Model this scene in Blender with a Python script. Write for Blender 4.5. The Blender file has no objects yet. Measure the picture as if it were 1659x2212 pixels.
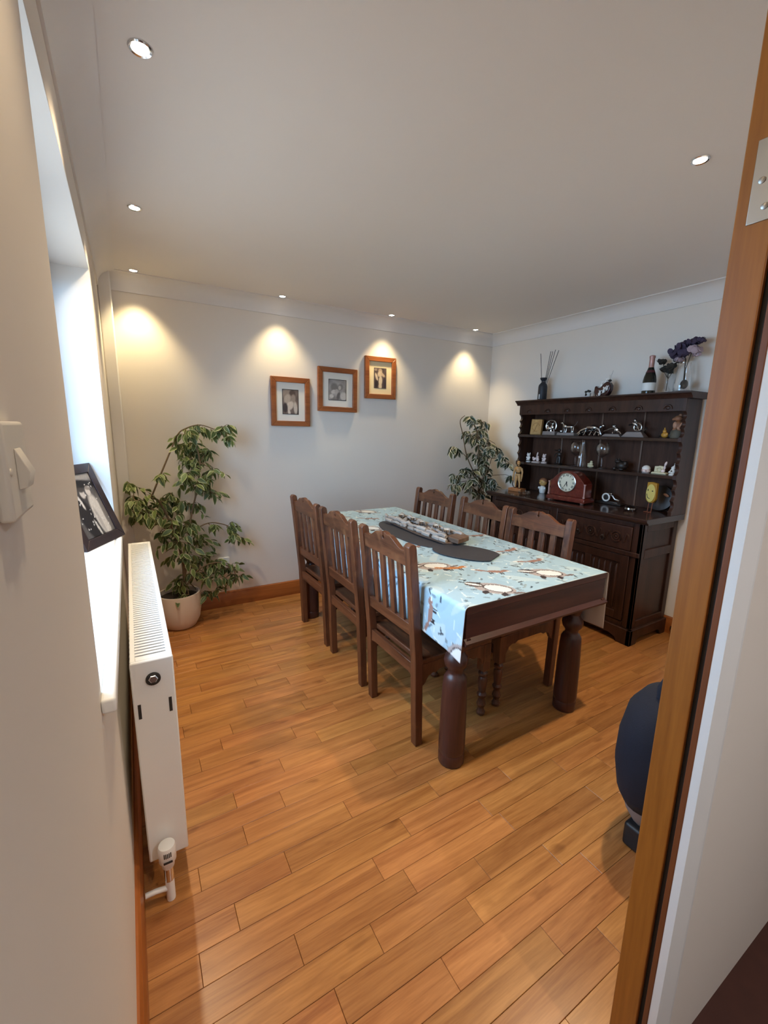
import bpy, bmesh, math, random
import numpy as np
from mathutils import Vector, Matrix, Euler

random.seed(7)
rng = np.random.default_rng(7)
scene = bpy.context.scene
COL = scene.collection
PI = math.pi

# ------------------------------------------------------------------ camera
CAM = (0.0883, -3.4199, 1.4175)
YAW, PITCH, ROLL, FPX = 0.5346, -0.1919, 0.0179, 926.93
fw = Vector((math.sin(YAW) * math.cos(PITCH), math.cos(YAW) * math.cos(PITCH), math.sin(PITCH)))
rt = Vector((math.cos(YAW), -math.sin(YAW), 0))
up = rt.cross(fw)
rt, up = rt * math.cos(ROLL) + up * math.sin(ROLL), -rt * math.sin(ROLL) + up * math.cos(ROLL)
cd = bpy.data.cameras.new('camera')
cd.sensor_fit = 'VERTICAL'
cd.sensor_height = 36
cd.sensor_width = 27
cd.lens = FPX * 36 / 2212
cd.clip_start = 0.02
cam = bpy.data.objects.new('camera', cd)
COL.objects.link(cam)
M3 = Matrix((rt, up, -fw)).transposed()
cam.matrix_world = Matrix.Translation(CAM) @ M3.to_4x4()
scene.camera = cam

# ------------------------------------------------------------------ sky, daylight, exposure
SKY = (0.40, 0.67, 1.0)
SKY_STRENGTH = 16.5
SPOT_W = 30.0
WARM = (1.0, 0.79, 0.52)
scene.view_settings.view_transform = 'Standard'
scene.view_settings.look = 'None'
scene.view_settings.exposure = 0.34
scene.view_settings.gamma = 1.0
scene.view_settings.use_curve_mapping = False
world = bpy.data.worlds.new('overcast_sky')
scene.world = world
world.use_nodes = True
bg = world.node_tree.nodes['Background']
bg.inputs[0].default_value = (*SKY, 1)
bg.inputs[1].default_value = SKY_STRENGTH
scene.cycles.max_bounces = 7
scene.cycles.diffuse_bounces = 5
scene.cycles.glossy_bounces = 3
scene.cycles.transmission_bounces = 4
scene.cycles.transparent_max_bounces = 12
scene.cycles.sample_clamp_indirect = 6.0
scene.cycles.caustics_reflective = False
scene.cycles.caustics_refractive = False
# a portal in the window opening: it emits nothing, it only guides the sky's own light
pl = bpy.data.lights.new('window_portal', 'AREA')
pl.shape = 'RECTANGLE'
pl.size, pl.size_y = 1.5, 1.2
pl.cycles.is_portal = True
po = bpy.data.objects.new('window_portal', pl)
po.location = (-0.26, -1.72, 1.49)
po.rotation_euler = (0, -PI / 2, 0)
COL.objects.link(po)


# ------------------------------------------------------------------ mesh helpers
class MB:
    """collects shapes; build() links them as ONE mesh object"""
    def __init__(self):
        self.v, self.f, self.mi = [], [], []
        self.cur = 0

    def add(self, vs, fs, mat=None):
        o = len(self.v)
        if mat is not None:
            vs = [mat @ Vector(p) for p in vs]
        self.v += [tuple(p) for p in vs]
        self.f += [tuple(i + o for i in q) for q in fs]
        self.mi += [self.cur] * len(fs)
        return self

    def box(self, x0, x1, y0, y1, z0, z1, mat=None):
        x0, x1 = min(x0, x1), max(x0, x1); y0, y1 = min(y0, y1), max(y0, y1); z0, z1 = min(z0, z1), max(z0, z1)
        vs = [(x0, y0, z0), (x1, y0, z0), (x1, y1, z0), (x0, y1, z0), (x0, y0, z1), (x1, y0, z1), (x1, y1, z1), (x0, y1, z1)]
        return self.add(vs, [(0, 3, 2, 1), (4, 5, 6, 7), (0, 1, 5, 4), (1, 2, 6, 5), (2, 3, 7, 6), (3, 0, 4, 7)], mat)

    def prism(self, poly, axis, t0, t1, mat=None):
        """poly: 2d points; axis: the extruded axis; the other two in x,y,z order"""
        def pt(a, b, t):
            return {'x': (t, a, b), 'y': (a, t, b), 'z': (a, b, t)}[axis]
        n = len(poly)
        area = sum(poly[i][0] * poly[(i + 1) % n][1] - poly[(i + 1) % n][0] * poly[i][1] for i in range(n))
        if (area < 0) != (axis == 'y'):
            poly = poly[::-1]
        if t0 > t1:
            t0, t1 = t1, t0
        vs = [pt(a, b, t0) for a, b in poly] + [pt(a, b, t1) for a, b in poly]
        fs = [tuple(range(n - 1, -1, -1)), tuple(range(n, 2 * n))]
        fs += [(i, (i + 1) % n, n + (i + 1) % n, n + i) for i in range(n)]
        return self.add(vs, fs, mat)

    def lathe(self, prof, n=20, c=(0, 0, 0), mat=None, cap=True):
        """prof: (r, z) from bottom to top"""
        vs, fs = [], []
        for r, z in prof:
            for k in range(n):
                a = 2 * PI * k / n
                vs.append((c[0] + r * math.cos(a), c[1] + r * math.sin(a), c[2] + z))
        for i in range(len(prof) - 1):
            for k in range(n):
                k2 = (k + 1) % n
                fs.append((i * n + k, i * n + k2, (i + 1) * n + k2, (i + 1) * n + k))
        if cap:
            fs.append(tuple(range(n - 1, -1, -1)))
            m = (len(prof) - 1) * n
            fs.append(tuple(range(m, m + n)))
        return self.add(vs, fs, mat)

    def tube(self, path, rad, n=8, mat=None):
        path = [Vector(p) for p in path]
        if not isinstance(rad, (list, tuple)):
            rad = [rad] * len(path)
        vs, fs = [], []
        ref = None
        for i, p in enumerate(path):
            t = (path[min(i + 1, len(path) - 1)] - path[max(i - 1, 0)]).normalized()
            if ref is None:
                ref = Vector((0, 0, 1)) if abs(t.z) < 0.9 else Vector((1, 0, 0))
            u = t.cross(ref)
            if u.length < 1e-5:
                u = t.cross(Vector((0.3, 0.9, 0.2)))
            u.normalize()
            w = t.cross(u).normalized()
            ref = u.cross(t)
            for k in range(n):
                a = 2 * PI * k / n
                vs.append(p + (u * math.cos(a) + w * math.sin(a)) * rad[i])
        L = len(path)
        for i in range(L - 1):
            for k in range(n):
                k2 = (k + 1) % n
                fs.append((i * n + k, i * n + k2, (i + 1) * n + k2, (i + 1) * n + k))
        fs.append(tuple(range(n - 1, -1, -1)))
        fs.append(tuple(range((L - 1) * n, L * n)))
        return self.add(vs, fs, mat)

    def ball(self, c, r, n=12, rot=None):
        """ellipsoid; r a number or (rx, ry, rz)"""
        if not isinstance(r, (list, tuple)):
            r = (r, r, r)
        R = (rot.to_matrix() if rot is not None else Matrix.Identity(3))
        m = max(5, n * 2 // 3)
        vs, fs = [], []
        for i in range(1, m):
            ph = PI * i / m
            for k in range(n):
                a = 2 * PI * k / n
                vs.append(Vector(c) + R @ Vector((r[0] * math.sin(ph) * math.cos(a), r[1] * math.sin(ph) * math.sin(a), -r[2] * math.cos(ph))))
        b = len(vs); vs.append(Vector(c) + R @ Vector((0, 0, -r[2]))); vs.append(Vector(c) + R @ Vector((0, 0, r[2])))
        for i in range(m - 2):
            for k in range(n):
                k2 = (k + 1) % n
                fs.append((i * n + k, i * n + k2, (i + 1) * n + k2, (i + 1) * n + k))
        for k in range(n):
            k2 = (k + 1) % n
            fs.append((b, k2, k))
            fs.append((b + 1, (m - 2) * n + k, (m - 2) * n + k2))
        return self.add(vs, fs)

    def ring(self, c, R, r, rot=None, n=24, m=8, a0=0, a1=2 * PI):
        rm = rot.to_matrix() if rot is not None else Matrix.Identity(3)
        closed = abs(a1 - a0 - 2 * PI) < 1e-6
        pts = []
        for i in range(n + (0 if closed else 1)):
            a = a0 + (a1 - a0) * i / n
            pts.append((math.cos(a), math.sin(a)))
        vs, fs = [], []
        for ca, sa in pts:
            for k in range(m):
                b = 2 * PI * k / m
                vs.append(Vector(c) + rm @ Vector(((R + r * math.cos(b)) * ca, (R + r * math.cos(b)) * sa, r * math.sin(b))))
        L = len(pts)
        for i in range(L if closed else L - 1):
            i2 = (i + 1) % L
            for k in range(m):
                k2 = (k + 1) % m
                fs.append((i * m + k, i2 * m + k, i2 * m + k2, i * m + k2))
        return self.add(vs, fs)

    def build(self, name, mat, parent=None, bevel=0, smooth=35, seg=2, local=False):
        off = Vector((0, 0, 0)) if local else parent_world(parent)
        me = bpy.data.meshes.new(name)
        me.from_pydata([(p[0] - off[0], p[1] - off[1], p[2] - off[2]) for p in self.v], [], self.f)
        for m in (mat if isinstance(mat, (list, tuple)) else [mat]):
            me.materials.append(m)
        if len(me.materials) > 1:
            me.polygons.foreach_set('material_index', self.mi)
        if smooth:
            me.polygons.foreach_set('use_smooth', [True] * len(me.polygons))
            me.set_sharp_from_angle(angle=math.radians(smooth))
        me.update()
        o = bpy.data.objects.new(name, me)
        COL.objects.link(o)
        if parent is not None:
            o.parent = parent
        if bevel:
            b = o.modifiers.new('bevel', 'BEVEL')
            b.width = bevel; b.segments = seg; b.limit_method = 'ANGLE'; b.angle_limit = math.radians(40)
            b.harden_normals = False
        return o


def parent_world(p):
    v = Vector((0, 0, 0))
    while p is not None:
        v += p.location
        p = p.parent
    return v


def tag(o, label=None, cat=None, group=None, kind=None):
    if label: o['label'] = label
    if cat: o['category'] = cat
    if group: o['group'] = group
    if kind: o['kind'] = kind
    return o


def thing(name, label, cat, loc=(0, 0, 0), group=None, kind=None):
    o = bpy.data.objects.new(name, None)
    o.empty_display_size = 0.05
    COL.objects.link(o)
    o.location = loc
    return tag(o, label, cat, group, kind)


def copy_tree(o, parent=None):
    c = o.copy()
    COL.objects.link(c)
    c.parent = parent
    for ch in list(o.children):
        copy_tree(ch, c)
    return c


def T(x=0, y=0, z=0, rx=0, ry=0, rz=0):
    return Matrix.Translation((x, y, z)) @ Euler((rx, ry, rz)).to_matrix().to_4x4()


# ------------------------------------------------------------------ materials
def lin(r, g, b):
    f = lambda c: (c / 12.92 if c <= 0.04045 else ((c + 0.055) / 1.055) ** 2.4)
    return (f(r / 255), f(g / 255), f(b / 255))


def new_mat(name):
    m = bpy.data.materials.new(name)
    m.use_nodes = True
    nt = m.node_tree
    return m, nt, nt.nodes['Principled BSDF']


def N(nt, t, **kw):
    n = nt.nodes.new(t)
    for k, v in kw.items():
        setattr(n, k, v)
    return n


def plain(name, c, rough=0.5, metal=0.0, var=0.06, scale=12, bump=0.0, spec=0.5, coat=0.0, bscale=None):
    m, nt, b = new_mat(name)
    b.inputs['Roughness'].default_value = rough
    b.inputs['Metallic'].default_value = metal
    b.inputs['Specular IOR Level'].default_value = spec
    b.inputs['Coat Weight'].default_value = coat
    b.inputs['Coat Roughness'].default_value = 0.12
    tc = N(nt, 'ShaderNodeTexCoord')
    no = N(nt, 'ShaderNodeTexNoise')
    no.inputs['Scale'].default_value = scale
    no.inputs['Detail'].default_value = 2
    nt.links.new(tc.outputs['Object'], no.inputs['Vector'])
    mx = N(nt, 'ShaderNodeMix', data_type='RGBA')
    mx.inputs[6].default_value = (*[max(0, x * (1 - var)) for x in c], 1)
    mx.inputs[7].default_value = (*[min(1, x * (1 + var)) for x in c], 1)
    nt.links.new(no.outputs['Fac'], mx.inputs[0])
    nt.links.new(mx.outputs[2], b.inputs['Base Color'])
    if bump:
        n2 = N(nt, 'ShaderNodeTexNoise')
        n2.inputs['Scale'].default_value = bscale or scale * 6
        n2.inputs['Detail'].default_value = 3
        nt.links.new(tc.outputs['Object'], n2.inputs['Vector'])
        bp = N(nt, 'ShaderNodeBump')
        bp.inputs['Strength'].default_value = bump
        bp.inputs['Distance'].default_value = 0.002
        nt.links.new(n2.outputs['Fac'], bp.inputs['Height'])
        nt.links.new(bp.outputs['Normal'], b.inputs['Normal'])
    return m


def wood(name, dark, light, axis='z', rough=0.4, grain=9.0, coat=0.0, spec=0.5, stretch=12.0, bump=0.12, perobj=0.0, wear=None):
    """procedural wood: grain stretched along an axis, colour varied by object when perobj > 0"""
    m, nt, b = new_mat(name)
    b.inputs['Roughness'].default_value = rough
    b.inputs['Specular IOR Level'].default_value = spec
    b.inputs['Coat Weight'].default_value = coat
    b.inputs['Coat Roughness'].default_value = 0.15
    geo = N(nt, 'ShaderNodeNewGeometry')
    oi = N(nt, 'ShaderNodeObjectInfo')
    off = N(nt, 'ShaderNodeVectorMath', operation='SCALE')
    cmb = N(nt, 'ShaderNodeCombineXYZ')
    for i in range(3):
        nt.links.new(oi.outputs['Random'], cmb.inputs[i])
    nt.links.new(cmb.outputs[0], off.inputs[0])
    off.inputs['Scale'].default_value = 37.0
    tc = N(nt, 'ShaderNodeTexCoord')
    ad = N(nt, 'ShaderNodeVectorMath', operation='ADD')
    nt.links.new(tc.outputs['Object'] if not perobj else geo.outputs['Position'], ad.inputs[0])
    nt.links.new(off.outputs[0], ad.inputs[1])
    mp = N(nt, 'ShaderNodeMapping')
    s = [grain, grain, grain]
    s['xyz'.index(axis)] = grain / stretch
    mp.inputs['Scale'].default_value = s
    nt.links.new(ad.outputs[0], mp.inputs['Vector'])
    n1 = N(nt, 'ShaderNodeTexNoise')
    n1.inputs['Scale'].default_value = 1.0; n1.inputs['Detail'].default_value = 4; n1.inputs['Roughness'].default_value = 0.62
    n1.inputs['Distortion'].default_value = 0.6
    nt.links.new(mp.outputs[0], n1.inputs['Vector'])
    n2 = N(nt, 'ShaderNodeTexNoise')
    n2.inputs['Scale'].default_value = 9.0; n2.inputs['Detail'].default_value = 3
    nt.links.new(mp.outputs[0], n2.inputs['Vector'])
    fm = N(nt, 'ShaderNodeMath', operation='MULTIPLY_ADD')
    nt.links.new(n2.outputs['Fac'], fm.inputs[0]); fm.inputs[1].default_value = 0.35
    nt.links.new(n1.outputs['Fac'], fm.inputs[2])
    cr = N(nt, 'ShaderNodeValToRGB')
    cr.color_ramp.elements[0].position = 0.42; cr.color_ramp.elements[0].color = (*dark, 1)
    cr.color_ramp.elements[1].position = 0.86; cr.color_ramp.elements[1].color = (*light, 1)
    nt.links.new(fm.outputs[0], cr.inputs[0])
    out = cr.outputs[0]
    if perobj:
        hs = N(nt, 'ShaderNodeHueSaturation')
        mr = N(nt, 'ShaderNodeMapRange')
        mr.inputs[3].default_value = 1 - perobj; mr.inputs[4].default_value = 1 + perobj * 0.7
        nt.links.new(oi.outputs['Random'], mr.inputs[0])
        nt.links.new(mr.outputs[0], hs.inputs['Value'])
        m2 = N(nt, 'ShaderNodeMath', operation='FRACT')
        m3 = N(nt, 'ShaderNodeMath', operation='MULTIPLY'); m3.inputs[1].default_value = 7.31
        nt.links.new(oi.outputs['Random'], m3.inputs[0]); nt.links.new(m3.outputs[0], m2.inputs[0])
        mr2 = N(nt, 'ShaderNodeMapRange'); mr2.inputs[3].default_value = 0.495; mr2.inputs[4].default_value = 0.503
        nt.links.new(m2.outputs[0], mr2.inputs[0]); nt.links.new(mr2.outputs[0], hs.inputs['Hue'])
        nt.links.new(out, hs.inputs['Color'])
        out = hs.outputs[0]
        # knots
        vo = N(nt, 'ShaderNodeTexNoise'); vo.inputs['Scale'].default_value = 1.0; vo.inputs['Detail'].default_value = 2
        mp2 = N(nt, 'ShaderNodeMapping'); s2 = [16, 16, 16]; s2['xyz'.index(axis)] = 6; mp2.inputs['Scale'].default_value = s2
        nt.links.new(ad.outputs[0], mp2.inputs[0]); nt.links.new(mp2.outputs[0], vo.inputs['Vector'])
        kr = N(nt, 'ShaderNodeValToRGB')
        kr.color_ramp.elements[0].position = 0.66; kr.color_ramp.elements[0].color = (1, 1, 1, 1)
        kr.color_ramp.elements[1].position = 0.80; kr.color_ramp.elements[1].color = (0.45, 0.36, 0.28, 1)
        nt.links.new(vo.outputs['Fac'], kr.inputs[0])
        mu = N(nt, 'ShaderNodeMix', data_type='RGBA', blend_type='MULTIPLY'); mu.inputs[0].default_value = 1
        nt.links.new(out, mu.inputs[6]); nt.links.new(kr.outputs[0], mu.inputs[7])
        out = mu.outputs[2]
    if wear:
        wn = N(nt, 'ShaderNodeTexNoise'); wn.inputs['Scale'].default_value = 14; wn.inputs['Detail'].default_value = 5
        nt.links.new(tc.outputs['Object'], wn.inputs['Vector'])
        wr = N(nt, 'ShaderNodeValToRGB')
        wr.color_ramp.elements[0].position = 0.56; wr.color_ramp.elements[0].color = (0, 0, 0, 1)
        wr.color_ramp.elements[1].position = 0.72; wr.color_ramp.elements[1].color = (0.7, 0.7, 0.7, 1)
        nt.links.new(wn.outputs['Fac'], wr.inputs[0])
        mu = N(nt, 'ShaderNodeMix', data_type='RGBA'); mu.inputs[7].default_value = (*wear, 1)
        nt.links.new(wr.outputs[0], mu.inputs[0]); nt.links.new(out, mu.inputs[6])
        out = mu.outputs[2]
    nt.links.new(out, b.inputs['Base Color'])
    if bump:
        bp = N(nt, 'ShaderNodeBump'); bp.inputs['Strength'].default_value = bump; bp.inputs['Distance'].default_value = 0.0015
        nt.links.new(n1.outputs['Fac'], bp.inputs['Height']); nt.links.new(bp.outputs['Normal'], b.inputs['Normal'])
    return m


def attr_mat(name, rough=0.6, var=0.04, trans=0.0, bump=0.0, spec=0.4):
    """colour from the mesh's own colour attribute (printed pattern) with fine noise"""
    m, nt, b = new_mat(name)
    b.inputs['Roughness'].default_value = rough
    b.inputs['Specular IOR Level'].default_value = spec
    at = N(nt, 'ShaderNodeVertexColor', layer_name='Col')
    tc = N(nt, 'ShaderNodeTexCoord')
    no = N(nt, 'ShaderNodeTexNoise'); no.inputs['Scale'].default_value = 60; no.inputs['Detail'].default_value = 3
    nt.links.new(tc.outputs['Object'], no.inputs['Vector'])
    mr = N(nt, 'ShaderNodeMapRange'); mr.inputs[3].default_value = 1 - var; mr.inputs[4].default_value = 1 + var
    nt.links.new(no.outputs['Fac'], mr.inputs[0])
    hs = N(nt, 'ShaderNodeHueSaturation')
    nt.links.new(mr.outputs[0], hs.inputs['Value']); nt.links.new(at.outputs[0], hs.inputs['Color'])
    nt.links.new(hs.outputs[0], b.inputs['Base Color'])
    if trans:
        tl = N(nt, 'ShaderNodeBsdfTranslucent'); nt.links.new(hs.outputs[0], tl.inputs[0])
        ms = N(nt, 'ShaderNodeMixShader'); ms.inputs[0].default_value = trans
        nt.links.new(b.outputs[0], ms.inputs[1]); nt.links.new(tl.outputs[0], ms.inputs[2])
        nt.links.new(ms.outputs[0], nt.nodes['Material Output'].inputs[0])
    return m


def glass(name, tint=(1, 1, 1), rough=0.02, fac=0.03):
    """thin clear glass: mostly transparent with a Fresnel reflection"""
    m, nt, b = new_mat(name)
    nt.nodes.remove(b)
    tr = N(nt, 'ShaderNodeBsdfTransparent'); tr.inputs[0].default_value = (*tint, 1)
    gl = N(nt, 'ShaderNodeBsdfGlossy'); gl.inputs['Roughness'].default_value = rough
    lw = N(nt, 'ShaderNodeLayerWeight'); lw.inputs[0].default_value = 0.30
    mr = N(nt, 'ShaderNodeMapRange'); mr.inputs[3].default_value = fac; mr.inputs[4].default_value = 0.75
    nt.links.new(lw.outputs['Facing'], mr.inputs[0])
    ms = N(nt, 'ShaderNodeMixShader')
    nt.links.new(mr.outputs[0], ms.inputs[0])
    nt.links.new(tr.outputs[0], ms.inputs[1]); nt.links.new(gl.outputs[0], ms.inputs[2])
    nt.links.new(ms.outputs[0], nt.nodes['Material Output'].inputs[0])
    return m


def emit(name, c, s):
    m, nt, b = new_mat(name)
    b.inputs['Emission Color'].default_value = (*c, 1)
    b.inputs['Emission Strength'].default_value = s
    b.inputs['Base Color'].default_value = (*c, 1)
    return m


m_wall = plain('painted_wall', lin(224, 216, 206), 0.85, var=0.02, scale=3)
m_ceil = plain('ceiling_paint', lin(224, 219, 214), 0.9, var=0.015, scale=2)
m_cove = plain('coving_paint', lin(222, 218, 214), 0.7, var=0.015, scale=3)
m_reveal = plain('white_gloss_paint', lin(236, 236, 234), 0.35, var=0.015, scale=5)
m_skirt = wood('skirting_oak', lin(126, 66, 28), lin(168, 98, 46), 'x', 0.32, grain=14, stretch=14)
m_skirty = wood('skirting_oak_y', lin(126, 66, 28), lin(168, 98, 46), 'y', 0.32, grain=14, stretch=14)
m_lining = wood('door_lining_oak', lin(136, 78, 24), lin(174, 108, 40), 'z', 0.4, grain=16, stretch=16)
m_linedark = wood('door_stop_brown', lin(96, 52, 26), lin(124, 70, 38), 'z', 0.45, grain=16, stretch=16)
m_floor = wood('oak_floor_board', lin(134, 82, 40), lin(184, 128, 72), 'x', 0.30, grain=26, stretch=16, perobj=0.13, bump=0.0, spec=0.45)
m_bounceground = plain('warm_bounce_ground', lin(178, 146, 122), 0.9, var=0.2, scale=3)  # unseen outdoor ground, coloured to warm the light bounced indoors
m_gap = plain('floor_joint_dark', lin(70, 38, 18), 0.8)
m_table = wood('mahogany_table', lin(48, 25, 20), lin(82, 46, 37), 'z', 0.38, grain=18, stretch=14)
m_tablex = wood('mahogany_table_rail', lin(46, 24, 20), lin(78, 43, 35), 'x', 0.38, grain=18, stretch=14)
m_chair = wood('brown_chair_wood', lin(52, 29, 20), lin(110, 66, 42), 'z', 0.36, grain=22, stretch=12, wear=lin(120, 78, 50))
m_chairh = wood('brown_chair_wood_rail', lin(52, 29, 20), lin(110, 66, 42), 'y', 0.36, grain=22, stretch=12, wear=lin(120, 78, 50))
m_dress = wood('dark_oak_dresser', lin(36, 22, 17), lin(68, 43, 33), 'z', 0.34, grain=20, stretch=14, spec=0.3)
m_dressy = wood('dark_oak_dresser_top', lin(34, 22, 19), lin(58, 40, 34), 'y', 0.16, grain=20, stretch=14, spec=0.6)
m_dresspanel = wood('dresser_back_panel', lin(50, 31, 23), lin(80, 53, 40), 'z', 0.6, grain=24, stretch=10, spec=0.15)
m_strip = wood('cover_strip_highlit', lin(78, 56, 44), lin(112, 84, 68), 'z', 0.35, grain=24, stretch=10)  # lighter than the panels: the strips' highlight is put into the colour
m_frame = wood('picture_frame_pine', lin(118, 60, 26), lin(162, 94, 46), 'x', 0.35, grain=20, stretch=12)
m_white = plain('white_enamel', lin(232, 232, 230), 0.3, var=0.01)
m_plastic = plain('cream_switch_plastic', lin(226, 218, 204), 0.35, var=0.01)
m_dark = plain('dark_slot', lin(40, 36, 34), 0.7)
m_chrome = plain('chrome', (0.75, 0.75, 0.76), 0.15, 1.0, var=0.02)
m_steel = plain('steel_hinge', (0.42, 0.40, 0.36), 0.4, 1.0, var=0.08)
m_silver = plain('pewter_silver', (0.62, 0.60, 0.58), 0.22, 1.0, var=0.12, scale=40)
m_plinth = plain('grey_plinth', lin(134, 122, 116), 0.5, var=0.1)
m_blackframe = wood('black_brown_frame', lin(34, 22, 24), lin(52, 36, 38), 'z', 0.35, grain=20)
m_mount = plain('cream_mount_board', lin(228, 222, 210), 0.8, var=0.01)
m_mountgold = plain('ivory_mount_board', lin(236, 214, 168), 0.8, var=0.01)
m_slate = plain('charcoal_slate', lin(56, 54, 58), 0.65, var=0.12, scale=30, bump=0.25, bscale=90)
m_drift = wood('driftwood_grey', lin(128, 114, 104), lin(196, 184, 172), 'y', 0.8, grain=30, stretch=10, bump=0.4)
m_driftbrown = wood('driftwood_brown', lin(78, 58, 46), lin(122, 96, 78), 'y', 0.8, grain=30, stretch=10, bump=0.4)
m_pot = plain('cream_ceramic_pot', lin(214, 200, 188), 0.55, var=0.05, scale=8)
m_soil = plain('potting_soil', lin(44, 34, 28), 0.95, var=0.4, scale=60, bump=0.8)
m_bark = plain('fig_bark', lin(104, 84, 58), 0.8, var=0.2, scale=40)
m_leaf = attr_mat('variegated_leaf', 0.42, 0.18, trans=0.18)
m_print = attr_mat('printed_photo', 0.5, 0.03)
m_cloth = attr_mat('printed_oilcloth', 0.42, 0.03, spec=0.45)
m_clothback = plain('cloth_underside', lin(190, 176, 166), 0.8, var=0.03)
m_glass = glass('clear_glass')
m_pane = glass('window_glass', fac=0.02)
m_lens = emit('downlight_lens', (1.0, 0.92, 0.78), 14.0)
m_navy = plain('navy_fabric', lin(14, 17, 32), 0.9, var=0.2, scale=50, bump=0.4)
m_black = plain('black_plastic', lin(22, 22, 26), 0.5)
m_grey = plain('grey_fabric', lin(132, 124, 120), 0.8, var=0.1)
m_hallfloor = plain('hall_floor_brown', lin(74, 40, 30), 0.6, var=0.2, scale=20)
m_winframe = wood('dark_window_frame', lin(40, 26, 30), lin(58, 40, 42), 'z', 0.35, grain=18)
m_redwood = wood('mahogany_clock', lin(74, 26, 20), lin(112, 46, 34), 'y', 0.22, grain=22, stretch=10, coat=0.4)
m_dial = plain('ivory_dial', lin(214, 208, 184), 0.4, var=0.02)
m_inkblack = plain('black_ink', lin(24, 20, 18), 0.5)
m_tan = wood('carved_tan_wood', lin(170, 122, 66), lin(206, 162, 100), 'z', 0.55, grain=30, stretch=8)
m_manne = wood('mannequin_beech', lin(176, 126, 72), lin(208, 160, 102), 'z', 0.5, grain=26, stretch=8)
m_block = wood('pine_block', lin(146, 88, 48), lin(180, 118, 70), 'y', 0.5, grain=26, stretch=8)
m_pinkwhite = plain('pale_pink_china', lin(226, 204, 196), 0.3, var=0.05)
m_china = plain('white_china', lin(230, 226, 220), 0.28, var=0.03)
m_cream = plain('cream_resin', lin(204, 194, 160), 0.5, var=0.08)
m_bronze = plain('dark_bronze', lin(48, 38, 32), 0.45, 0.3, var=0.15)
m_brownres = plain('brown_resin', lin(142, 92, 62), 0.6, var=0.2, scale=30)
m_pinkres = plain('dusty_pink_resin', lin(176, 128, 100), 0.6, var=0.1)
m_olive = plain('olive_resin', lin(84, 76, 62), 0.7, var=0.15)
m_amber = plain('amber_resin', lin(196, 138, 50), 0.45, var=0.2, scale=30)
m_matteblack = plain('matte_black_ceramic', lin(34, 34, 40), 0.55, var=0.04)
m_bottle = plain('green_black_bottle', lin(22, 24, 18), 0.12, var=0.05)
m_foil = plain('rose_foil', lin(176, 136, 128), 0.4, 0.4)
m_label = plain('white_paper_label', lin(224, 222, 216), 0.6, var=0.02)
m_wine = plain('burgundy_band', lin(70, 26, 36), 0.5)
m_maroon = plain('maroon_ceramic', lin(58, 26, 24), 0.25, var=0.05)
m_petalpurple = plain('dried_purple_petal', lin(64, 54, 76), 0.9, var=0.3, scale=60)
m_petalwhite = plain('dried_mauve_petal', lin(170, 152, 160), 0.9, var=0.2, scale=60)
m_petaldark = plain('dried_dark_rose', lin(52, 46, 40), 0.9, var=0.4, scale=60)
m_yellow = plain('yellow_enamel', lin(196, 178, 100), 0.4, var=0.05)
m_ochre = plain('ochre_enamel', lin(158, 116, 36), 0.4, var=0.05)
m_rust = plain('rusty_wire', lin(130, 74, 52), 0.6, 0.3, var=0.1)
m_orange = plain('doll_tan', lin(206, 158, 92), 0.5, var=0.08)
m_reed = plain('dark_reed', lin(44, 42, 44), 0.8)
m_wax = plain('white_wax', lin(232, 226, 212), 0.5)
m_pebble = plain('grey_pebble', lin(150, 144, 140), 0.6, var=0.25, scale=20)

# ------------------------------------------------------------------ the room
W, H = 3.36, 2.35
YB, YF, YH = 0.0, -3.07, -3.13      # back wall, room face and hall face of the doorway wall
SILL, SOF = 0.89, 2.09
WY0, WY1 = -2.47, -0.97             # window opening along the left wall
DOORX, DOORH = 0.90, 2.03
COVE = 0.10
RXL, YEND = -0.26, -4.9


def struct(name, mb, mat, parent=None, **k):
    o = mb.build(name, mat, parent, **k)
    if parent is None:
        o['kind'] = 'structure'
    return o


m = MB(); m.box(-0.3, W + 0.1, 0.0, 0.1, -0.1, H + 0.1)
struct('wall_back', m, m_wall, smooth=0)
m = MB(); m.box(W, W + 0.1, YEND, 0.0, -0.1, H + 0.1)
struct('wall_right', m, m_wall, smooth=0)
m = MB()
m.box(RXL, 0, WY1, 0.0, -0.1, H); m.box(RXL, 0, YEND, WY0, -0.1, H)
m.box(RXL, 0, WY0, WY1, -0.1, SILL - 0.03); m.box(RXL, 0, WY0, WY1, SOF, H)
struct('wall_left', m, m_wall, smooth=0)
m = MB()
m.box(DOORX + 0.035, W, YH, YF, -0.1, H); m.box(0, DOORX + 0.035, YH, YF, DOORH + 0.035, H)
struct('wall_front', m, m_wall, smooth=0)
m = MB(); m.box(RXL, W + 0.1, YEND - 0.1, 0.1, H, H + 0.1)
struct('ceiling', m, m_ceil, smooth=0)
m = MB(); m.box(RXL, W + 0.1, YEND - 0.1, YEND, -0.1, H)
struct('wall_hall', m, m_wall, smooth=0)

# unseen ground added outside: blocks the low sky, bounces warm light to the ceiling
m = MB(); m.box(-9, RXL, -9, 6, -0.25, -0.15)
tag(struct('bounce_ground_outside', m, m_bounceground, smooth=0), 'unseen ground added outside the window to bounce warm light in')

# boxed-in pipe in the back left corner
m = MB(); m.box(0, 0.072, -0.075, 0, 0, H)
struct('trim_1', m, m_cove, bevel=0.008)['label'] = 'white boxed-in pipe up the back left corner'


def cove_poly(c=COVE, n=8):
    """profile in (distance from wall, z): a concave quarter round"""
    pts = [(0, H), (0, H - c), (0.008, H - c)]
    for i in range(n + 1):
        a = PI / 2 * i / n
        pts.append((c - 0.006 - (c - 0.014) * math.cos(a), H - c + 0.006 + (c - 0.012) * math.sin(a)))
    pts += [(c, H - 0.006), (c, H)]
    return pts


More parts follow.
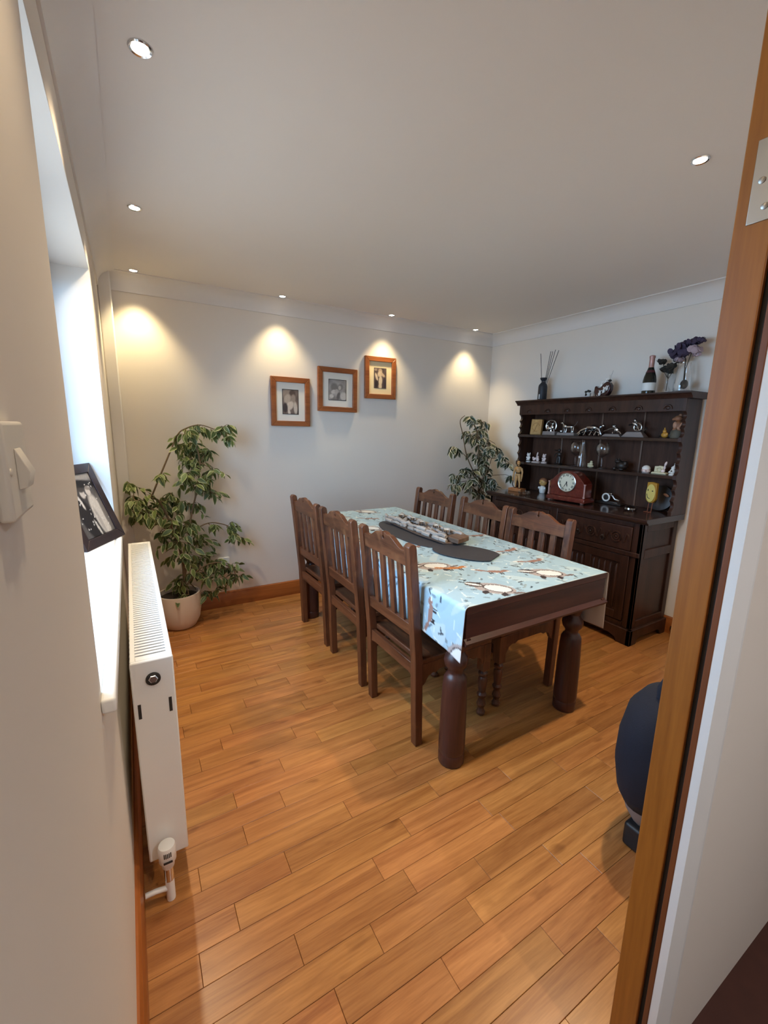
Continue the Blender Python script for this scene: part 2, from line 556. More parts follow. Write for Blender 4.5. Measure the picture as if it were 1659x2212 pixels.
m = MB(); m.prism([(-d, z) for d, z in cove_poly()], 'x', 0, W); struct('trim_2', m, m_cove)
m = MB(); m.prism([(W - d, z) for d, z in cove_poly()], 'y', YF, 0); struct('trim_3', m, m_cove)
m = MB(); m.prism([(d, z) for d, z in cove_poly()], 'y', YF, 0); struct('trim_4', m, m_cove)


def skirt(name, poly_axis, t0, t1, flip, mat):
    prof = [(0, 0), (0.018, 0), (0.018, 0.096), (0.014, 0.104), (0.013, 0.114), (0.006, 0.122), (0, 0.122)]
    m = MB(); m.prism([flip(d, z) for d, z in prof], poly_axis, t0, t1)
    return struct(name, m, mat)


skirt('baseboard_back', 'x', 0.072, W, lambda d, z: (-d, z), m_skirt)
skirt('baseboard_right', 'y', YF, -0.018, lambda d, z: (W - d, z), m_skirty)
skirt('baseboard_left', 'y', YF, -0.075, lambda d, z: (d, z), m_skirty)

# --- floor: a dark bed and one object per board
m = MB(); m.box(RXL, W + 0.1, YF - 0.02, 0.1, -0.1, -0.012)
floor = struct('floor', m, m_gap, smooth=0)
PITCH_B, Y_REF = 0.0838, -2.298
JOINTS = [(0.759, -1.05), (0.906, -1.13), (0.596, -1.13), (0.759, -1.22), (0.5, -1.31), (0.797, -1.39), (0.4, -1.49), (0.903, -1.56),
          (1.058, -1.646), (0.237, -1.665), (0.736, -1.74), (1.196, -1.81), (0.538, -1.83), (0.942, -1.90), (0.326, -1.92), (1.953, -1.97),
          (0.799, -1.99), (0.492, -2.0), (2.321, -2.06), (0.936, -2.08), (0.33, -2.09), (1.286, -2.17), (0.685, -2.17), (1.632, -2.24),
          (1.034, -2.25), (0.43, -2.26), (2.61, -2.31), (1.929, -2.33), (2.288, -2.33), (1.338, -2.33), (0.838, -2.34), (2.064, -2.41),
          (1.577, -2.41), (0.679, -2.42), (1.768, -2.49), (1.182, -2.5), (0.377, -2.5), (1.764, -2.57), (1.578, -2.58), (0.978, -2.59),
          (0.576, -2.59), (0.43, -2.67), (1.224, -2.67), (0.711, -2.76), (1.006, -2.83), (1.154, -2.91), (0.904, -2.97)]
plank_mesh = {}


def plank(x0, x1, y0, y1, i):
    L, wd = x1 - x0, y1 - y0
    key = (round(L, 2), round(wd, 3))
    if key not in plank_mesh:
        c, t, g = 0.0008, 0.014, 0.0005
        hx, hy = key[0] / 2 - g, wd / 2 - g
        vs = [(sx * hx, sy * hy, -t) for sx, sy in ((-1, -1), (1, -1), (1, 1), (-1, 1))]
        vs += [(sx * hx, sy * hy, -c) for sx, sy in ((-1, -1), (1, -1), (1, 1), (-1, 1))]
        vs += [(sx * (hx - c), sy * (hy - c), 0) for sx, sy in ((-1, -1), (1, -1), (1, 1), (-1, 1))]
        fs = [(8, 9, 10, 11), (3, 2, 1, 0)]
        for a in (0, 4):
            fs += [(a + k, a + (k + 1) % 4, a + 4 + (k + 1) % 4, a + 4 + k) for k in range(4)]
        me = bpy.data.meshes.new('floor_board')
        me.from_pydata(vs, [], fs); me.materials.append(m_floor)
        plank_mesh[key] = me
    o = bpy.data.objects.new('floor_board', plank_mesh[key])
    COL.objects.link(o)
    o.parent = floor
    o.location = ((x0 + x1) / 2, (y0 + y1) / 2, random.uniform(-0.0006, 0.0))


row = 0
k0 = math.floor((Y_REF - 0.0) / PITCH_B)
for k in range(k0, 12):
    ya = Y_REF - PITCH_B * k          # upper (far) edge
    yb = ya - PITCH_B
    ya = min(ya, 0.0); yb = max(yb, YF - 0.02)
    if ya - yb < 0.01:
        continue
    js = sorted(x for x, y in JOINTS if yb < y < ya)
    xs = []
    if not js:
        js = [random.uniform(0.15, 0.7)]
    while js[0] > 0.62:
        js.insert(0, round(js[0] - random.uniform(0.42, 0.6), 2))
    out = [0.0]
    for x in js:
        if x - out[-1] > 0.1:
            while x - out[-1] > 0.78 and out[-1] > 0:
                out.append(round(out[-1] + (x - out[-1]) * random.uniform(0.45, 0.55), 2))
            out.append(round(x, 2))
    while W - out[-1] > 0.75:
        out.append(round(out[-1] + random.choice((0.36, 0.45, 0.5, 0.55, 0.6, 0.65)), 2))
    out.append(W)
    for a, b in zip(out, out[1:]):
        plank(a, b, yb, ya, row)
    row += 1

m = MB(); m.box(RXL, W + 0.1, YEND - 0.1, YF - 0.02, -0.1, -0.004)
tag(struct('floor_hall', m, m_hallfloor, smooth=0), 'dark brown hall floor outside the doorway')

# --- window with dark frame, panes and a white sill
win = thing('window_1', 'dark framed casement window deep in its white reveal', None, (-0.2, (WY0 + WY1) / 2, SILL), kind='structure')
m = MB()
fx0, fx1 = -0.235, -0.175
m.box(fx0, fx1, WY0, WY0 + 0.06, SILL, SOF); m.box(fx0, fx1, WY1 - 0.06, WY1, SILL, SOF)
m.box(fx0, fx1, WY0 + 0.06, WY1 - 0.06, SILL, SILL + 0.06); m.box(fx0, fx1, WY0 + 0.06, WY1 - 0.06, SOF - 0.06, SOF)
m.box(fx0, fx1, -1.75, -1.69, SILL + 0.06, SOF - 0.06)
m.build('window_frame', m_winframe, win, bevel=0.004)
for y0, y1 in ((WY0 + 0.05, -1.74), (-1.70, WY1 - 0.05)):
    m = MB()
    m.box(-0.225, -0.185, y0, y0 + 0.045, SILL + 0.05, SOF - 0.05); m.box(-0.225, -0.185, y1 - 0.045, y1, SILL + 0.05, SOF - 0.05)
    m.box(-0.225, -0.185, y0 + 0.045, y1 - 0.045, SILL + 0.05, SILL + 0.095); m.box(-0.225, -0.185, y0 + 0.045, y1 - 0.045, SOF - 0.095, SOF - 0.05)
    sash = m.build('casement', m_winframe, win, bevel=0.003)
    m = MB(); m.box(-0.207, -0.203, y0 + 0.04, y1 - 0.04, SILL + 0.09, SOF - 0.09)
    m.build('pane', m_pane, sash, smooth=0)
m = MB()
m.box(-0.175, 0.0, WY0, WY1, SILL - 0.03, SILL); m.box(0.0, 0.026, WY0 - 0.035, WY1 + 0.03, SILL - 0.032, SILL)
o = m.build('window_sill', m_reveal, win, bevel=0.006, seg=3)
# painted reveals line the opening
m = MB()
m.box(-0.18, -0.0005, WY1 - 0.004, WY1, SILL, SOF - 0.004); m.box(-0.18, -0.0005, WY0, WY0 + 0.004, SILL, SOF - 0.004)
m.box(-0.18, -0.0005, WY0, WY1, SOF - 0.004, SOF)
m.build('reveal_lining', m_reveal, win, smooth=0)

# --- doorway: oak lining, brown stop, hinge, white architrave
door = thing('door_1', 'oak door lining with a steel hinge and white hall-side architrave', None, (DOORX, YF, 0), kind='structure')
m = MB(); m.box(DOORX, DOORX + 0.035, YF - 0.045, YF + 0.004, 0, DOORH); m.build('jamb_lining', m_lining, door, bevel=0.002)
m = MB(); m.box(DOORX + 0.008, DOORX + 0.035, YF - 0.055, YF - 0.045, 0, DOORH); m.build('rebate_groove', m_dark, door, smooth=0)
m = MB(); m.box(DOORX + 0.001, DOORX + 0.035, YH - 0.004, YF - 0.054, 0, DOORH); m.build('door_stop', m_linedark, door, bevel=0.0015)
m = MB(); m.box(0, DOORX + 0.035, YH, YF, DOORH, DOORH + 0.035); m.build('head_lining', m_lining, door, bevel=0.002)
hz = 1.775
m = MB(); m.box(DOORX - 0.0015, DOORX + 0.002, YF - 0.047, YF - 0.012, hz - 0.055, hz + 0.055)
hg = m.build('hinge', m_steel, door, bevel=0.0008)
m = MB()
for q in range(5):
    m.lathe([(0.0055, hz - 0.055 + q * 0.022 + 0.0008), (0.0055, hz - 0.055 + q * 0.022 + 0.0212)], 12, (DOORX - 0.006, YF - 0.05, 0))
m.build('hinge_knuckle', m_steel, hg)
for dz in (-0.036, 0.0, 0.036):
    m = MB(); m.lathe([(0.0045, 0), (0.0045, 0.001), (0.002, 0.0018)], 12, mat=T(DOORX - 0.0014, YF - 0.032 + (0.008 if dz == 0 else 0), hz + dz, ry=-PI / 2))
    m.build('screw', m_steel, hg)
m = MB()
prof = [(DOORX + 0.002, YH), (DOORX + 0.002, YH - 0.018), (DOORX + 0.052, YH - 0.022), (DOORX + 0.058, YH - 0.016), (DOORX + 0.085, YH - 0.014), (DOORX + 0.092, YH - 0.006), (DOORX + 0.092, YH)]
m.prism(prof, 'z', 0, DOORH + 0.09)
m.build('architrave', m_reveal, door)
m = MB(); m.box(0, DOORX + 0.09, YH - 0.018, YH, DOORH + 0.01, DOORH + 0.09); m.build('architrave_head', m_reveal, door, bevel=0.004)
m = MB(); m.prism([(0, YF + 0.002), (DOORX, YF + 0.002), (DOORX, YF - 0.06), (0, YF - 0.06)], 'z', -0.006, 0.003)
m.build('threshold_strip', m_steel, door, bevel=0.002)


# --- recessed downlights, each with its own lamp
def downlight(name_label, x, y, power, col=WARM, size=104, blend=1.0):
    r = thing('downlight', name_label, 'downlight', (x, y, H), 'recessed ceiling downlights')
    m = MB(); m.lathe([(0.021, -0.0005), (0.029, -0.0005), (0.029, -0.002), (0.026, -0.005), (0.021, -0.003), (0.021, -0.0005)], 32, (x, y, H), cap=False)
    m.build('trim_ring', m_chrome, r)
    m = MB(); m.lathe([(0.021, -0.001), (0.021, -0.0025), (0.014, -0.005), (0.005, -0.006)], 28, (x, y, H))
    m.build('lens', m_lens, r)
    ld = bpy.data.lights.new('downlight_lamp', 'SPOT')
    ld.energy = power; ld.color = col; ld.spot_size = math.radians(size); ld.spot_blend = blend; ld.shadow_soft_size = 0.03
    lo = bpy.data.objects.new('downlight_lamp', ld)
    lo.parent = r; lo.location = (0, 0, -0.04)
    COL.objects.link(lo)
    return r


S = SPOT_W
downlight('downlight in the far left ceiling corner above the boxed pipe', 0.20, -0.14, S * 0.85, (1.0, 0.80, 0.45), size=90, blend=0.75)
downlight('downlight over the back wall left of the framed pictures', 1.14, -0.14, S * 0.62, (1.0, 0.80, 0.47), size=90, blend=0.75)
downlight('downlight over the back wall above the framed pictures', 2.07, -0.14, S * 0.62, (1.0, 0.80, 0.47), size=90, blend=0.75)
downlight('downlight in the far right corner near the dresser', 3.00, -0.14, S * 0.62, (1.0, 0.80, 0.47), size=90, blend=0.75)
downlight('downlight over the left window, middle of the left row', 0.195, -1.045, S * 1.5)
downlight('largest downlight over the left window, nearest the camera', 0.195, -1.99, S * 1.3)
downlight('lone downlight high on the right side of the ceiling', 1.874, -2.509, S * 2.6, size=124)
downlight('downlight above the light switch by the doorway', 0.20, -2.86, S * 0.5, size=120)

# ------------------------------------------------------------------ dining table
TX0, TX1, TY0, TY1, TZ = 1.13, 2.0, -2.285, -0.39, 0.765
tab = thing('dining_table', 'dark mahogany dining table with thick turned column legs under the patterned cloth', 'table', ((TX0 + TX1) / 2, (TY0 + TY1) / 2, 0))
m = MB(); m.box(TX0, TX1, TY0, TY1, 0.735, TZ); m.build('table_top', m_tablex, tab, bevel=0.004)
m = MB()
i_ = 0.004
m.box(TX0 + i_, TX1 - i_, TY0 + i_, TY0 + 0.03, 0.63, 0.735); m.box(TX0 + i_, TX1 - i_, TY1 - 0.03, TY1 - i_, 0.63, 0.735)
m.box(TX0 + i_, TX0 + 0.03, TY0 + 0.03, TY1 - 0.03, 0.63, 0.735); m.box(TX1 - 0.03, TX1 - i_, TY0 + 0.03, TY1 - 0.03, 0.63, 0.735)
m.build('apron', m_tablex, tab, bevel=0.002)
m = MB()
p = [(0, 0.606), (0.020, 0.606), (0.030, 0.613), (0.032, 0.622), (0.022, 0.630), (0.014, 0.636), (0, 0.636)]
m.prism([(TY0 + 0.018 - a, b) for a, b in p], 'x', TX0 - 0.006, TX1 + 0.006)
m.prism([(TY1 - 0.018 + a, b) for a, b in p], 'x', TX0 - 0.006, TX1 + 0.006)
m.prism([(TX0 + 0.024 - a, b) for a, b in p], 'y', TY0 - 0.004, TY1 + 0.004)
m.prism([(TX1 - 0.024 + a, b) for a, b in p], 'y', TY0 - 0.004, TY1 + 0.004)
m.build('moulding', m_tablex, tab)
LEGP = [(0.052, 0.0), (0.0555, 0.006), (0.056, 0.05), (0.054, 0.054), (0.0555, 0.058), (0.057, 0.075), (0.055, 0.25), (0.0515, 0.36), (0.048, 0.40), (0.040, 0.415),
        (0.033, 0.422), (0.031, 0.432), (0.034, 0.442), (0.046, 0.458), (0.051, 0.478), (0.047, 0.498), (0.036, 0.512), (0.032, 0.522),
        (0.036, 0.534), (0.044, 0.556), (0.050, 0.576), (0.052, 0.584)]
for lx in (1.19, 1.945):
    for ly in (-2.17, -0.50):
        m = MB(); m.lathe(LEGP, 28, (lx, ly, 0))
        m.box(lx - 0.05, lx + 0.05, ly - 0.05, ly + 0.05, 0.582, 0.612)
        leg = m.build('leg', m_table, tab)
        # carved bracket beside the leg, under the apron
        sx = 1 if lx < 1.5 else -1
        m = MB()
        bp_ = [(0.05, 0.607), (0.15, 0.607), (0.15, 0.595), (0.128, 0.588), (0.115, 0.572), (0.098, 0.572), (0.088, 0.556), (0.07, 0.55), (0.05, 0.54)]
        m.prism([(lx + sx * a, b) for a, b in bp_], 'y', ly - 0.012, ly + 0.012)
        m.build('bracket', m_table, leg, bevel=0.002)

# ------------------------------------------------------------------ printed tablecloth
CT = TZ + 0.003
cx0, cx1 = TX0 - 0.0115, TX1 + 0.0115
zL, zR = 0.565, 0.475
prof = []
R_ = 0.018
prof.append((cx0, zL))
prof.append((cx0, CT - R_))
for a in range(1, 7):
    t = PI / 2 * a / 6
    prof.append((cx0 + R_ * (1 - math.cos(t)), CT - R_ + R_ * math.sin(t)))
prof.append((cx1 - R_, CT))
for a in range(1, 7):
    t = PI / 2 * a / 6
    prof.append((cx1 - R_ + R_ * math.sin(t), CT - R_ + R_ * math.cos(t)))
prof.append((cx1, zR))
prof = np.array(prof)
seg = np.hypot(*np.diff(prof, axis=0).T)
cum = np.r_[0, np.cumsum(seg)]
NU, NV = 290, 382
u = np.linspace(0, cum[-1], NU)
px_ = np.interp(u, cum, prof[:, 0]); pz_ = np.interp(u, cum, prof[:, 1])
v = np.linspace(TY0 - 0.002, TY1 + 0.004, NV)
UU, VV = np.meshgrid(u, v, indexing='ij')
X_ = np.repeat(px_[:, None], NV, 1); Z_ = np.repeat(pz_[:, None], NV, 1); Y_ = VV.copy()
hang = np.clip((CT - R_ - Z_) / 0.2, 0, 1.5)
left = UU < 0.4
wob = 0.006 * np.sin(VV * 9.0 + 1.0) + 0.004 * np.sin(VV * 23)
X_ += np.where(left, -hang * (0.003 + np.abs(wob) * 0.5), hang * (0.003 + np.abs(wob) * 0.4))
Z_ += np.where(left, hang * 0.02 * (VV - TY0) / 1.9, 0)
# the near left corner flares out and dips, as in the photo
flare = np.clip(1 - (VV - TY0) / 0.30, 0, 1) ** 2 * hang
X_ -= np.where(left, flare * 0.006, 0)
Z_ -= np.where(left, flare * 0.022, 0)
# draw the print
cl = np.empty((NU, NV, 3)); cl[:] = lin(170, 198, 211)
uu, vv = UU - 0.20, VV


def ell(cx, cy, rx, ry, a):
    c, s = math.cos(a), math.sin(a)
    dx, dy = uu - cx, vv - cy
    return ((dx * c + dy * s) / rx) ** 2 + ((-dx * s + dy * c) / ry) ** 2


def paint(mask, c, al=1.0):
    cl[mask] = cl[mask] * (1 - al) + np.array(lin(*c)) * al


low = np.sin(uu * 21 + np.sin(vv * 17) * 2) * np.sin(vv * 19 + np.sin(uu * 13) * 2)
paint(low > 0.45, (162, 190, 204), 0.8)
paint(low < -0.5, (198, 214, 216), 0.7)
r2 = random.Random(3)
TW = cum[-1]
for _ in range(420):                      # pale sprigs
    cx, cy = r2.uniform(-0.2, TW - 0.2), r2.uniform(TY0, TY1)
    paint(ell(cx, cy, r2.uniform(0.012, 0.03), 0.0032, r2.uniform(0, PI)) < 1, (226, 234, 230), 0.8)
for _ in range(560):                      # grey-green leaves
    cx, cy = r2.uniform(-0.2, TW - 0.2), r2.uniform(TY0, TY1)
    paint(ell(cx, cy, r2.uniform(0.009, 0.017), r2.uniform(0.004, 0.008), r2.uniform(0, PI)) < 1, r2.choice([(126, 142, 150), (104, 122, 132), (150, 164, 168)]), 0.9)
for _ in range(260):                      # dark sprigs
    cx, cy = r2.uniform(-0.2, TW - 0.2), r2.uniform(TY0, TY1)
    paint(ell(cx, cy, r2.uniform(0.010, 0.020), 0.0042, r2.uniform(0, PI)) < 1, (52, 64, 74), 0.95)


def rotp(cx, cy, a, x, y):
    return cx + x * math.cos(a) - y * math.sin(a), cy + x * math.sin(a) + y * math.cos(a)


def badger(cx, cy, a, s=1.0):
    def E(x, y, rx, ry, da=0):
        q = rotp(cx, cy, a, x * s, y * s)
        return ell(q[0], q[1], rx * s, ry * s, a + da)
    paint(E(0.0, 0.0, 0.092, 0.062) < 1, (176, 164, 160))
    paint(E(0.012, 0.004, 0.066, 0.044) < 1, (74, 60, 58))
    paint(E(0.012, 0.004, 0.060, 0.038) < 1, (230, 231, 228))
    paint(E(-0.095, 0.012, 0.042, 0.030) < 1, (92, 80, 78))
    paint(E(-0.098, 0.012, 0.040, 0.010) < 1, (236, 236, 232))
    paint(E(-0.080, 0.034, 0.012, 0.010) < 1, (60, 52, 52))
    paint(E(-0.03, -0.062, 0.014, 0.022) < 1, (64, 54, 54))
    paint(E(0.05, -0.056, 0.014, 0.022) < 1, (64, 54, 54))
    paint(E(0.105, -0.01, 0.028, 0.010, 0.5) < 1, (120, 104, 100))


def fox(cx, cy, a, s=1.0, c=(176, 112, 84)):
    def E(x, y, rx, ry, da=0):
        q = rotp(cx, cy, a, x * s, y * s)
        return ell(q[0], q[1], rx * s, ry * s, a + da)
    paint(E(0, 0, 0.045, 0.017) < 1, c)
    paint(E(0.052, 0.014, 0.020, 0.015) < 1, c)
    paint(E(0.066, 0.010, 0.010, 0.006) < 1, (236, 230, 224))
    paint(E(-0.075, 0.012, 0.040, 0.010, -0.3) < 1, c)
    paint(E(-0.106, 0.022, 0.014, 0.008, -0.3) < 1, (238, 236, 230))
    for x in (-0.03, -0.018, 0.022, 0.034):
        paint(E(x, -0.026, 0.0042, 0.016, 0.15) < 1, (52, 44, 44))


for i, (bx, by) in enumerate(((0.24, -2.19), (0.60, -2.16), (0.19, -1.83), (0.56, -1.74), (0.16, -1.30), (0.62, -1.28), (0.30, -0.98), (0.70, -0.80), (0.24, -0.55), (0.55, -0.47), (-0.215, -2.26), (1.0, -2.1), (1.02, -1.5))):
    badger(bx, by, -0.9 + (i % 3) * 0.25, 0.95)
for i, (bx, by) in enumerate(((0.40, -2.03), (0.26, -1.90), (0.70, -2.0), (0.74, -1.80), (0.48, -1.62), (0.80, -1.46), (0.30, -1.50), (0.72, -1.08), (0.45, -0.72), (0.2, -0.78), (-0.10, -2.08), (-0.12, -1.6), (1.02, -1.8))):
    fox(bx, by, -0.55 + (i % 4) * 0.2, 0.95, (190, 122, 66) if i == 1 else (160, 122, 108))
vs = np.stack([X_, Y_, Z_], -1).reshape(-1, 3)
idx = np.arange(NU * NV).reshape(NU, NV)
fs = np.stack([idx[:-1, :-1], idx[1:, :-1], idx[1:, 1:], idx[:-1, 1:]], -1).reshape(-1, 4)


def grid_obj(name, vs, fs, cols, mats, parent=None, thick=None):
    off = parent_world(parent)
    me = bpy.data.meshes.new(name)
    me.from_pydata((np.asarray(vs) - np.array(off)).tolist(), [], fs.tolist() if hasattr(fs, 'tolist') else fs)
    ca = me.color_attributes.new('Col', 'FLOAT_COLOR', 'POINT')
    a = np.ones((len(vs), 4), dtype=np.float32); a[:, :3] = cols
    ca.data.foreach_set('color', a.ravel())
    for q in mats:
        me.materials.append(q)
    me.polygons.foreach_set('use_smooth', [True] * len(me.polygons))
    o = bpy.data.objects.new(name, me); COL.objects.link(o)
    if parent is not None:
        o.parent = parent
    if thick:
        s = o.modifiers.new('thickness', 'SOLIDIFY'); s.thickness = thick; s.offset = -1; s.material_offset = len(mats) - 1; s.material_offset_rim = len(mats) - 1
    return o


cloth = grid_obj('tablecloth', vs, fs, cl.reshape(-1, 3), [m_cloth, m_clothback], None, 0.0012)
tag(cloth, 'pale blue tablecloth printed with badgers and foxes, hanging over both long table sides', 'tablecloth')


# ------------------------------------------------------------------ chairs
def make_chair():
    r = thing('dining_chair', 'x', 'chair', (0, 0, 0), 'carved dining chairs round the table')
    k = -0.053 / 0.535
    sh = Matrix(((1, 0, k, -0.215 - k * 0.42), (0, 1, 0, 0), (0, 0, 1, 0), (0, 0, 0, 1)))
    post = [(-0.183, 0), (-0.195, 0.42), (-0.232, 0.80), (-0.248, 0.935), (-0.252, 0.950), (-0.264, 0.958), (-0.278, 0.956), (-0.288, 0.945), (-0.272, 0.80), (-0.236, 0.42), (-0.219, 0)]
    for y in (-0.205, 0.205):
        m = MB(); m.prism(post, 'y', y - 0.02, y + 0.02); m.build('leg', m_chair, r, bevel=0.003)
    half = [(0.187, 0.918), (0.172, 0.919), (0.150, 0.917), (0.128, 0.922), (0.100, 0.936), (0.072, 0.952), (0.052, 0.958), (0.034, 0.956), (0.020, 0.962), (0.006, 0.966), (0.003, 0.946), (0.009, 0.938)]
    poly = [(-0.187, 0.852)] + [(-a, b) for a, b in half] + [(0, 0.930)] + half[::-1] + [(0.187, 0.852)]
    m = MB(); m.prism(poly, 'x', -0.011, 0.013, sh); m.build('crest_rail', m_chairh, r, bevel=0.0015)
    m = MB(); m.box(-0.010, 0.012, -0.187, 0.187, 0.530, 0.585, sh); m.build('back_rail', m_chairh, r, bevel=0.002)
    for i in range(4):
        y = -0.187 + (0.374 / 5) * (i + 1)
        m = MB(); m.box(-0.007, 0.008, y - 0.017, y + 0.017, 0.58, 0.856, sh); m.build('slat', m_chair, r, bevel=0.0015)
    m = MB(); m.box(-0.197, 0.222, -0.218, 0.218, 0.398, 0.424)
    m.build('seat', m_chairh, r, bevel=0.005)
    m = MB(); m.prism([(-0.186, 0.398), (0.186, 0.398), (0.186, 0.338), (0.15, 0.345), (-0.15, 0.345), (-0.186, 0.338)], 'x', -0.226, -0.204); m.build('apron', m_chairh, r, bevel=0.002)
    for y in (-0.205, 0.205):
        br = [(-0.2, 0.398), (0.19, 0.398), (0.19, 0.285), (0.17, 0.300), (0.155, 0.330), (0.13, 0.342), (0.11, 0.338), (0.09, 0.350), (-0.09, 0.350), (-0.11, 0.338), (-0.13, 0.342), (-0.155, 0.330), (-0.172, 0.300), (-0.192, 0.285)]
        m = MB(); m.prism(br, 'y', y - 0.010, y + 0.010); m.build('apron', m_chair, r, bevel=0.002)
    fr = [(-0.19, 0.398), (0.19, 0.398), (0.19, 0.30), (0.16, 0.335), (0.1, 0.348), (-0.1, 0.348), (-0.16, 0.335), (-0.19, 0.30)]
    m = MB(); m.prism(fr, 'x', 0.19, 0.21); m.build('apron', m_chairh, r, bevel=0.002)
    tp = [(0.012, 0.0), (0.021, 0.008), (0.023, 0.02), (0.017, 0.032), (0.014, 0.042), (0.020, 0.052), (0.024, 0.065), (0.018, 0.082), (0.015, 0.095), (0.023, 0.108), (0.025, 0.118), (0.018, 0.13),
          (0.021, 0.16), (0.024, 0.19), (0.022, 0.205), (0.016, 0.215), (0.024, 0.226), (0.024, 0.236), (0.015, 0.246), (0.017, 0.256)]
    for y in (-0.195, 0.195):
        m = MB(); m.lathe(tp, 16, (0.2, y, 0)); m.box(0.178, 0.222, y - 0.022, y + 0.022, 0.254, 0.398); m.build('leg', m_chair, r)
    return r


chair0 = make_chair()
chairs = [(1.318, -0.765, 0, 'dining chair on the window side of the table, farthest from the camera'),
          (1.318, -1.284, 0, 'middle of the three dining chairs on the window side of the table'),
          (1.318, -1.807, 0, 'nearest dining chair, on the window side beside the hanging cloth corner'),
          (1.835, -0.80, PI, 'dining chair on the dresser side, farthest back near the corner plant'),
          (1.835, -1.325, PI, 'middle of the three dining chairs on the dresser side'),
          (1.835, -1.79, PI, 'dining chair on the dresser side nearest the camera')]
for i, (x, y, a, lab) in enumerate(chairs):
    c = chair0 if i == 0 else copy_tree(chair0)
    c.location = (x, y, 0); c.rotation_euler = (0, 0, a + (0.02, -0.015, 0.0, 0.03, -0.02, 0.015)[i]); c['label'] = lab

# ------------------------------------------------------------------ dresser
DX0, DX1, DY0, DY1, DZ = 2.90, 3.335, -1.95, -0.58, 0.88
dr = thing('welsh_dresser', 'very dark carved oak dresser with open plate rack against the right wall', 'dresser', ((DX0 + DX1) / 2, (DY0 + DY1) / 2, 0))
m = MB()
p = [(DX0 - 0.035, DZ - 0.004), (DX0 - 0.032, DZ), (DX1, DZ), (DX1, DZ - 0.04), (DX0 - 0.012, DZ - 0.04), (DX0 - 0.016, DZ - 0.028), (DX0 - 0.028, DZ - 0.024), (DX0 - 0.035, DZ - 0.014)]
m.prism(p, 'y', DY0 - 0.035, DY1 + 0.03); m.build('counter_top', m_dressy, dr, bevel=0.003)
m = MB()   # carcass sides and back, plain behind the applied framing
m.box(DX0 + 0.012, DX1, DY0 + 0.012, DY0 + 0.03, 0.10, DZ - 0.04); m.box(DX0 + 0.012, DX1, DY1 - 0.03, DY1 - 0.012, 0.10, DZ - 0.04)
m.box(DX1 - 0.015, DX1, DY0 + 0.012, DY1 - 0.012, 0.10, DZ - 0.04); m.box(DX0 + 0.02, DX1, DY0 + 0.03, DY1 - 0.03, 0.10, 0.12)
m.build('carcass', m_dress, dr, smooth=0)
for ys in (DY0, DY1):
    s = 1 if ys == DY0 else -1
    m = MB()
    m.box(DX0, DX0 + 0.055, ys, ys + s * 0.025, 0.10, DZ - 0.04); m.box(DX1 - 0.05, DX1, ys, ys + s * 0.025, 0.10, DZ - 0.04)
    m.box(DX0 + 0.055, DX1 - 0.05, ys, ys + s * 0.025, 0.10, 0.165); m.box(DX0 + 0.055, DX1 - 0.05, ys, ys + s * 0.025, 0.60, 0.66); m.box(DX0 + 0.055, DX1 - 0.05, ys, ys + s * 0.025, 0.785, DZ - 0.04)
    m.build('side_frame', m_dress, dr, bevel=0.003)
# plinth with bracket feet
m = MB()
pl_ = [(DX0 - 0.018, 0), (DX0 + 0.06, 0), (DX0 + 0.075, 0.03), (DX0 + 0.11, 0.045), (DX1 - 0.10, 0.045), (DX1 - 0.075, 0.03), (DX1 - 0.06, 0), (DX1, 0), (DX1, 0.10), (DX1, 0.112), (DX0 - 0.018, 0.112)]
m.prism(pl_, 'y', DY0 - 0.018, DY0 + 0.012); m.prism(pl_, 'y', DY1 - 0.012, DY1 + 0.018)
pf = [(DY0 - 0.018, 0), (DY0 + 0.07, 0), (DY0 + 0.09, 0.03), (DY0 + 0.13, 0.045), (DY1 - 0.13, 0.045), (DY1 - 0.09, 0.03), (DY1 - 0.07, 0), (DY1 + 0.018, 0), (DY1 + 0.018, 0.112), (DY0 - 0.018, 0.112)]
m.prism(pf, 'x', DX0 - 0.018, DX0 + 0.012)
m.build('plinth', m_dress, dr, bevel=0.004)
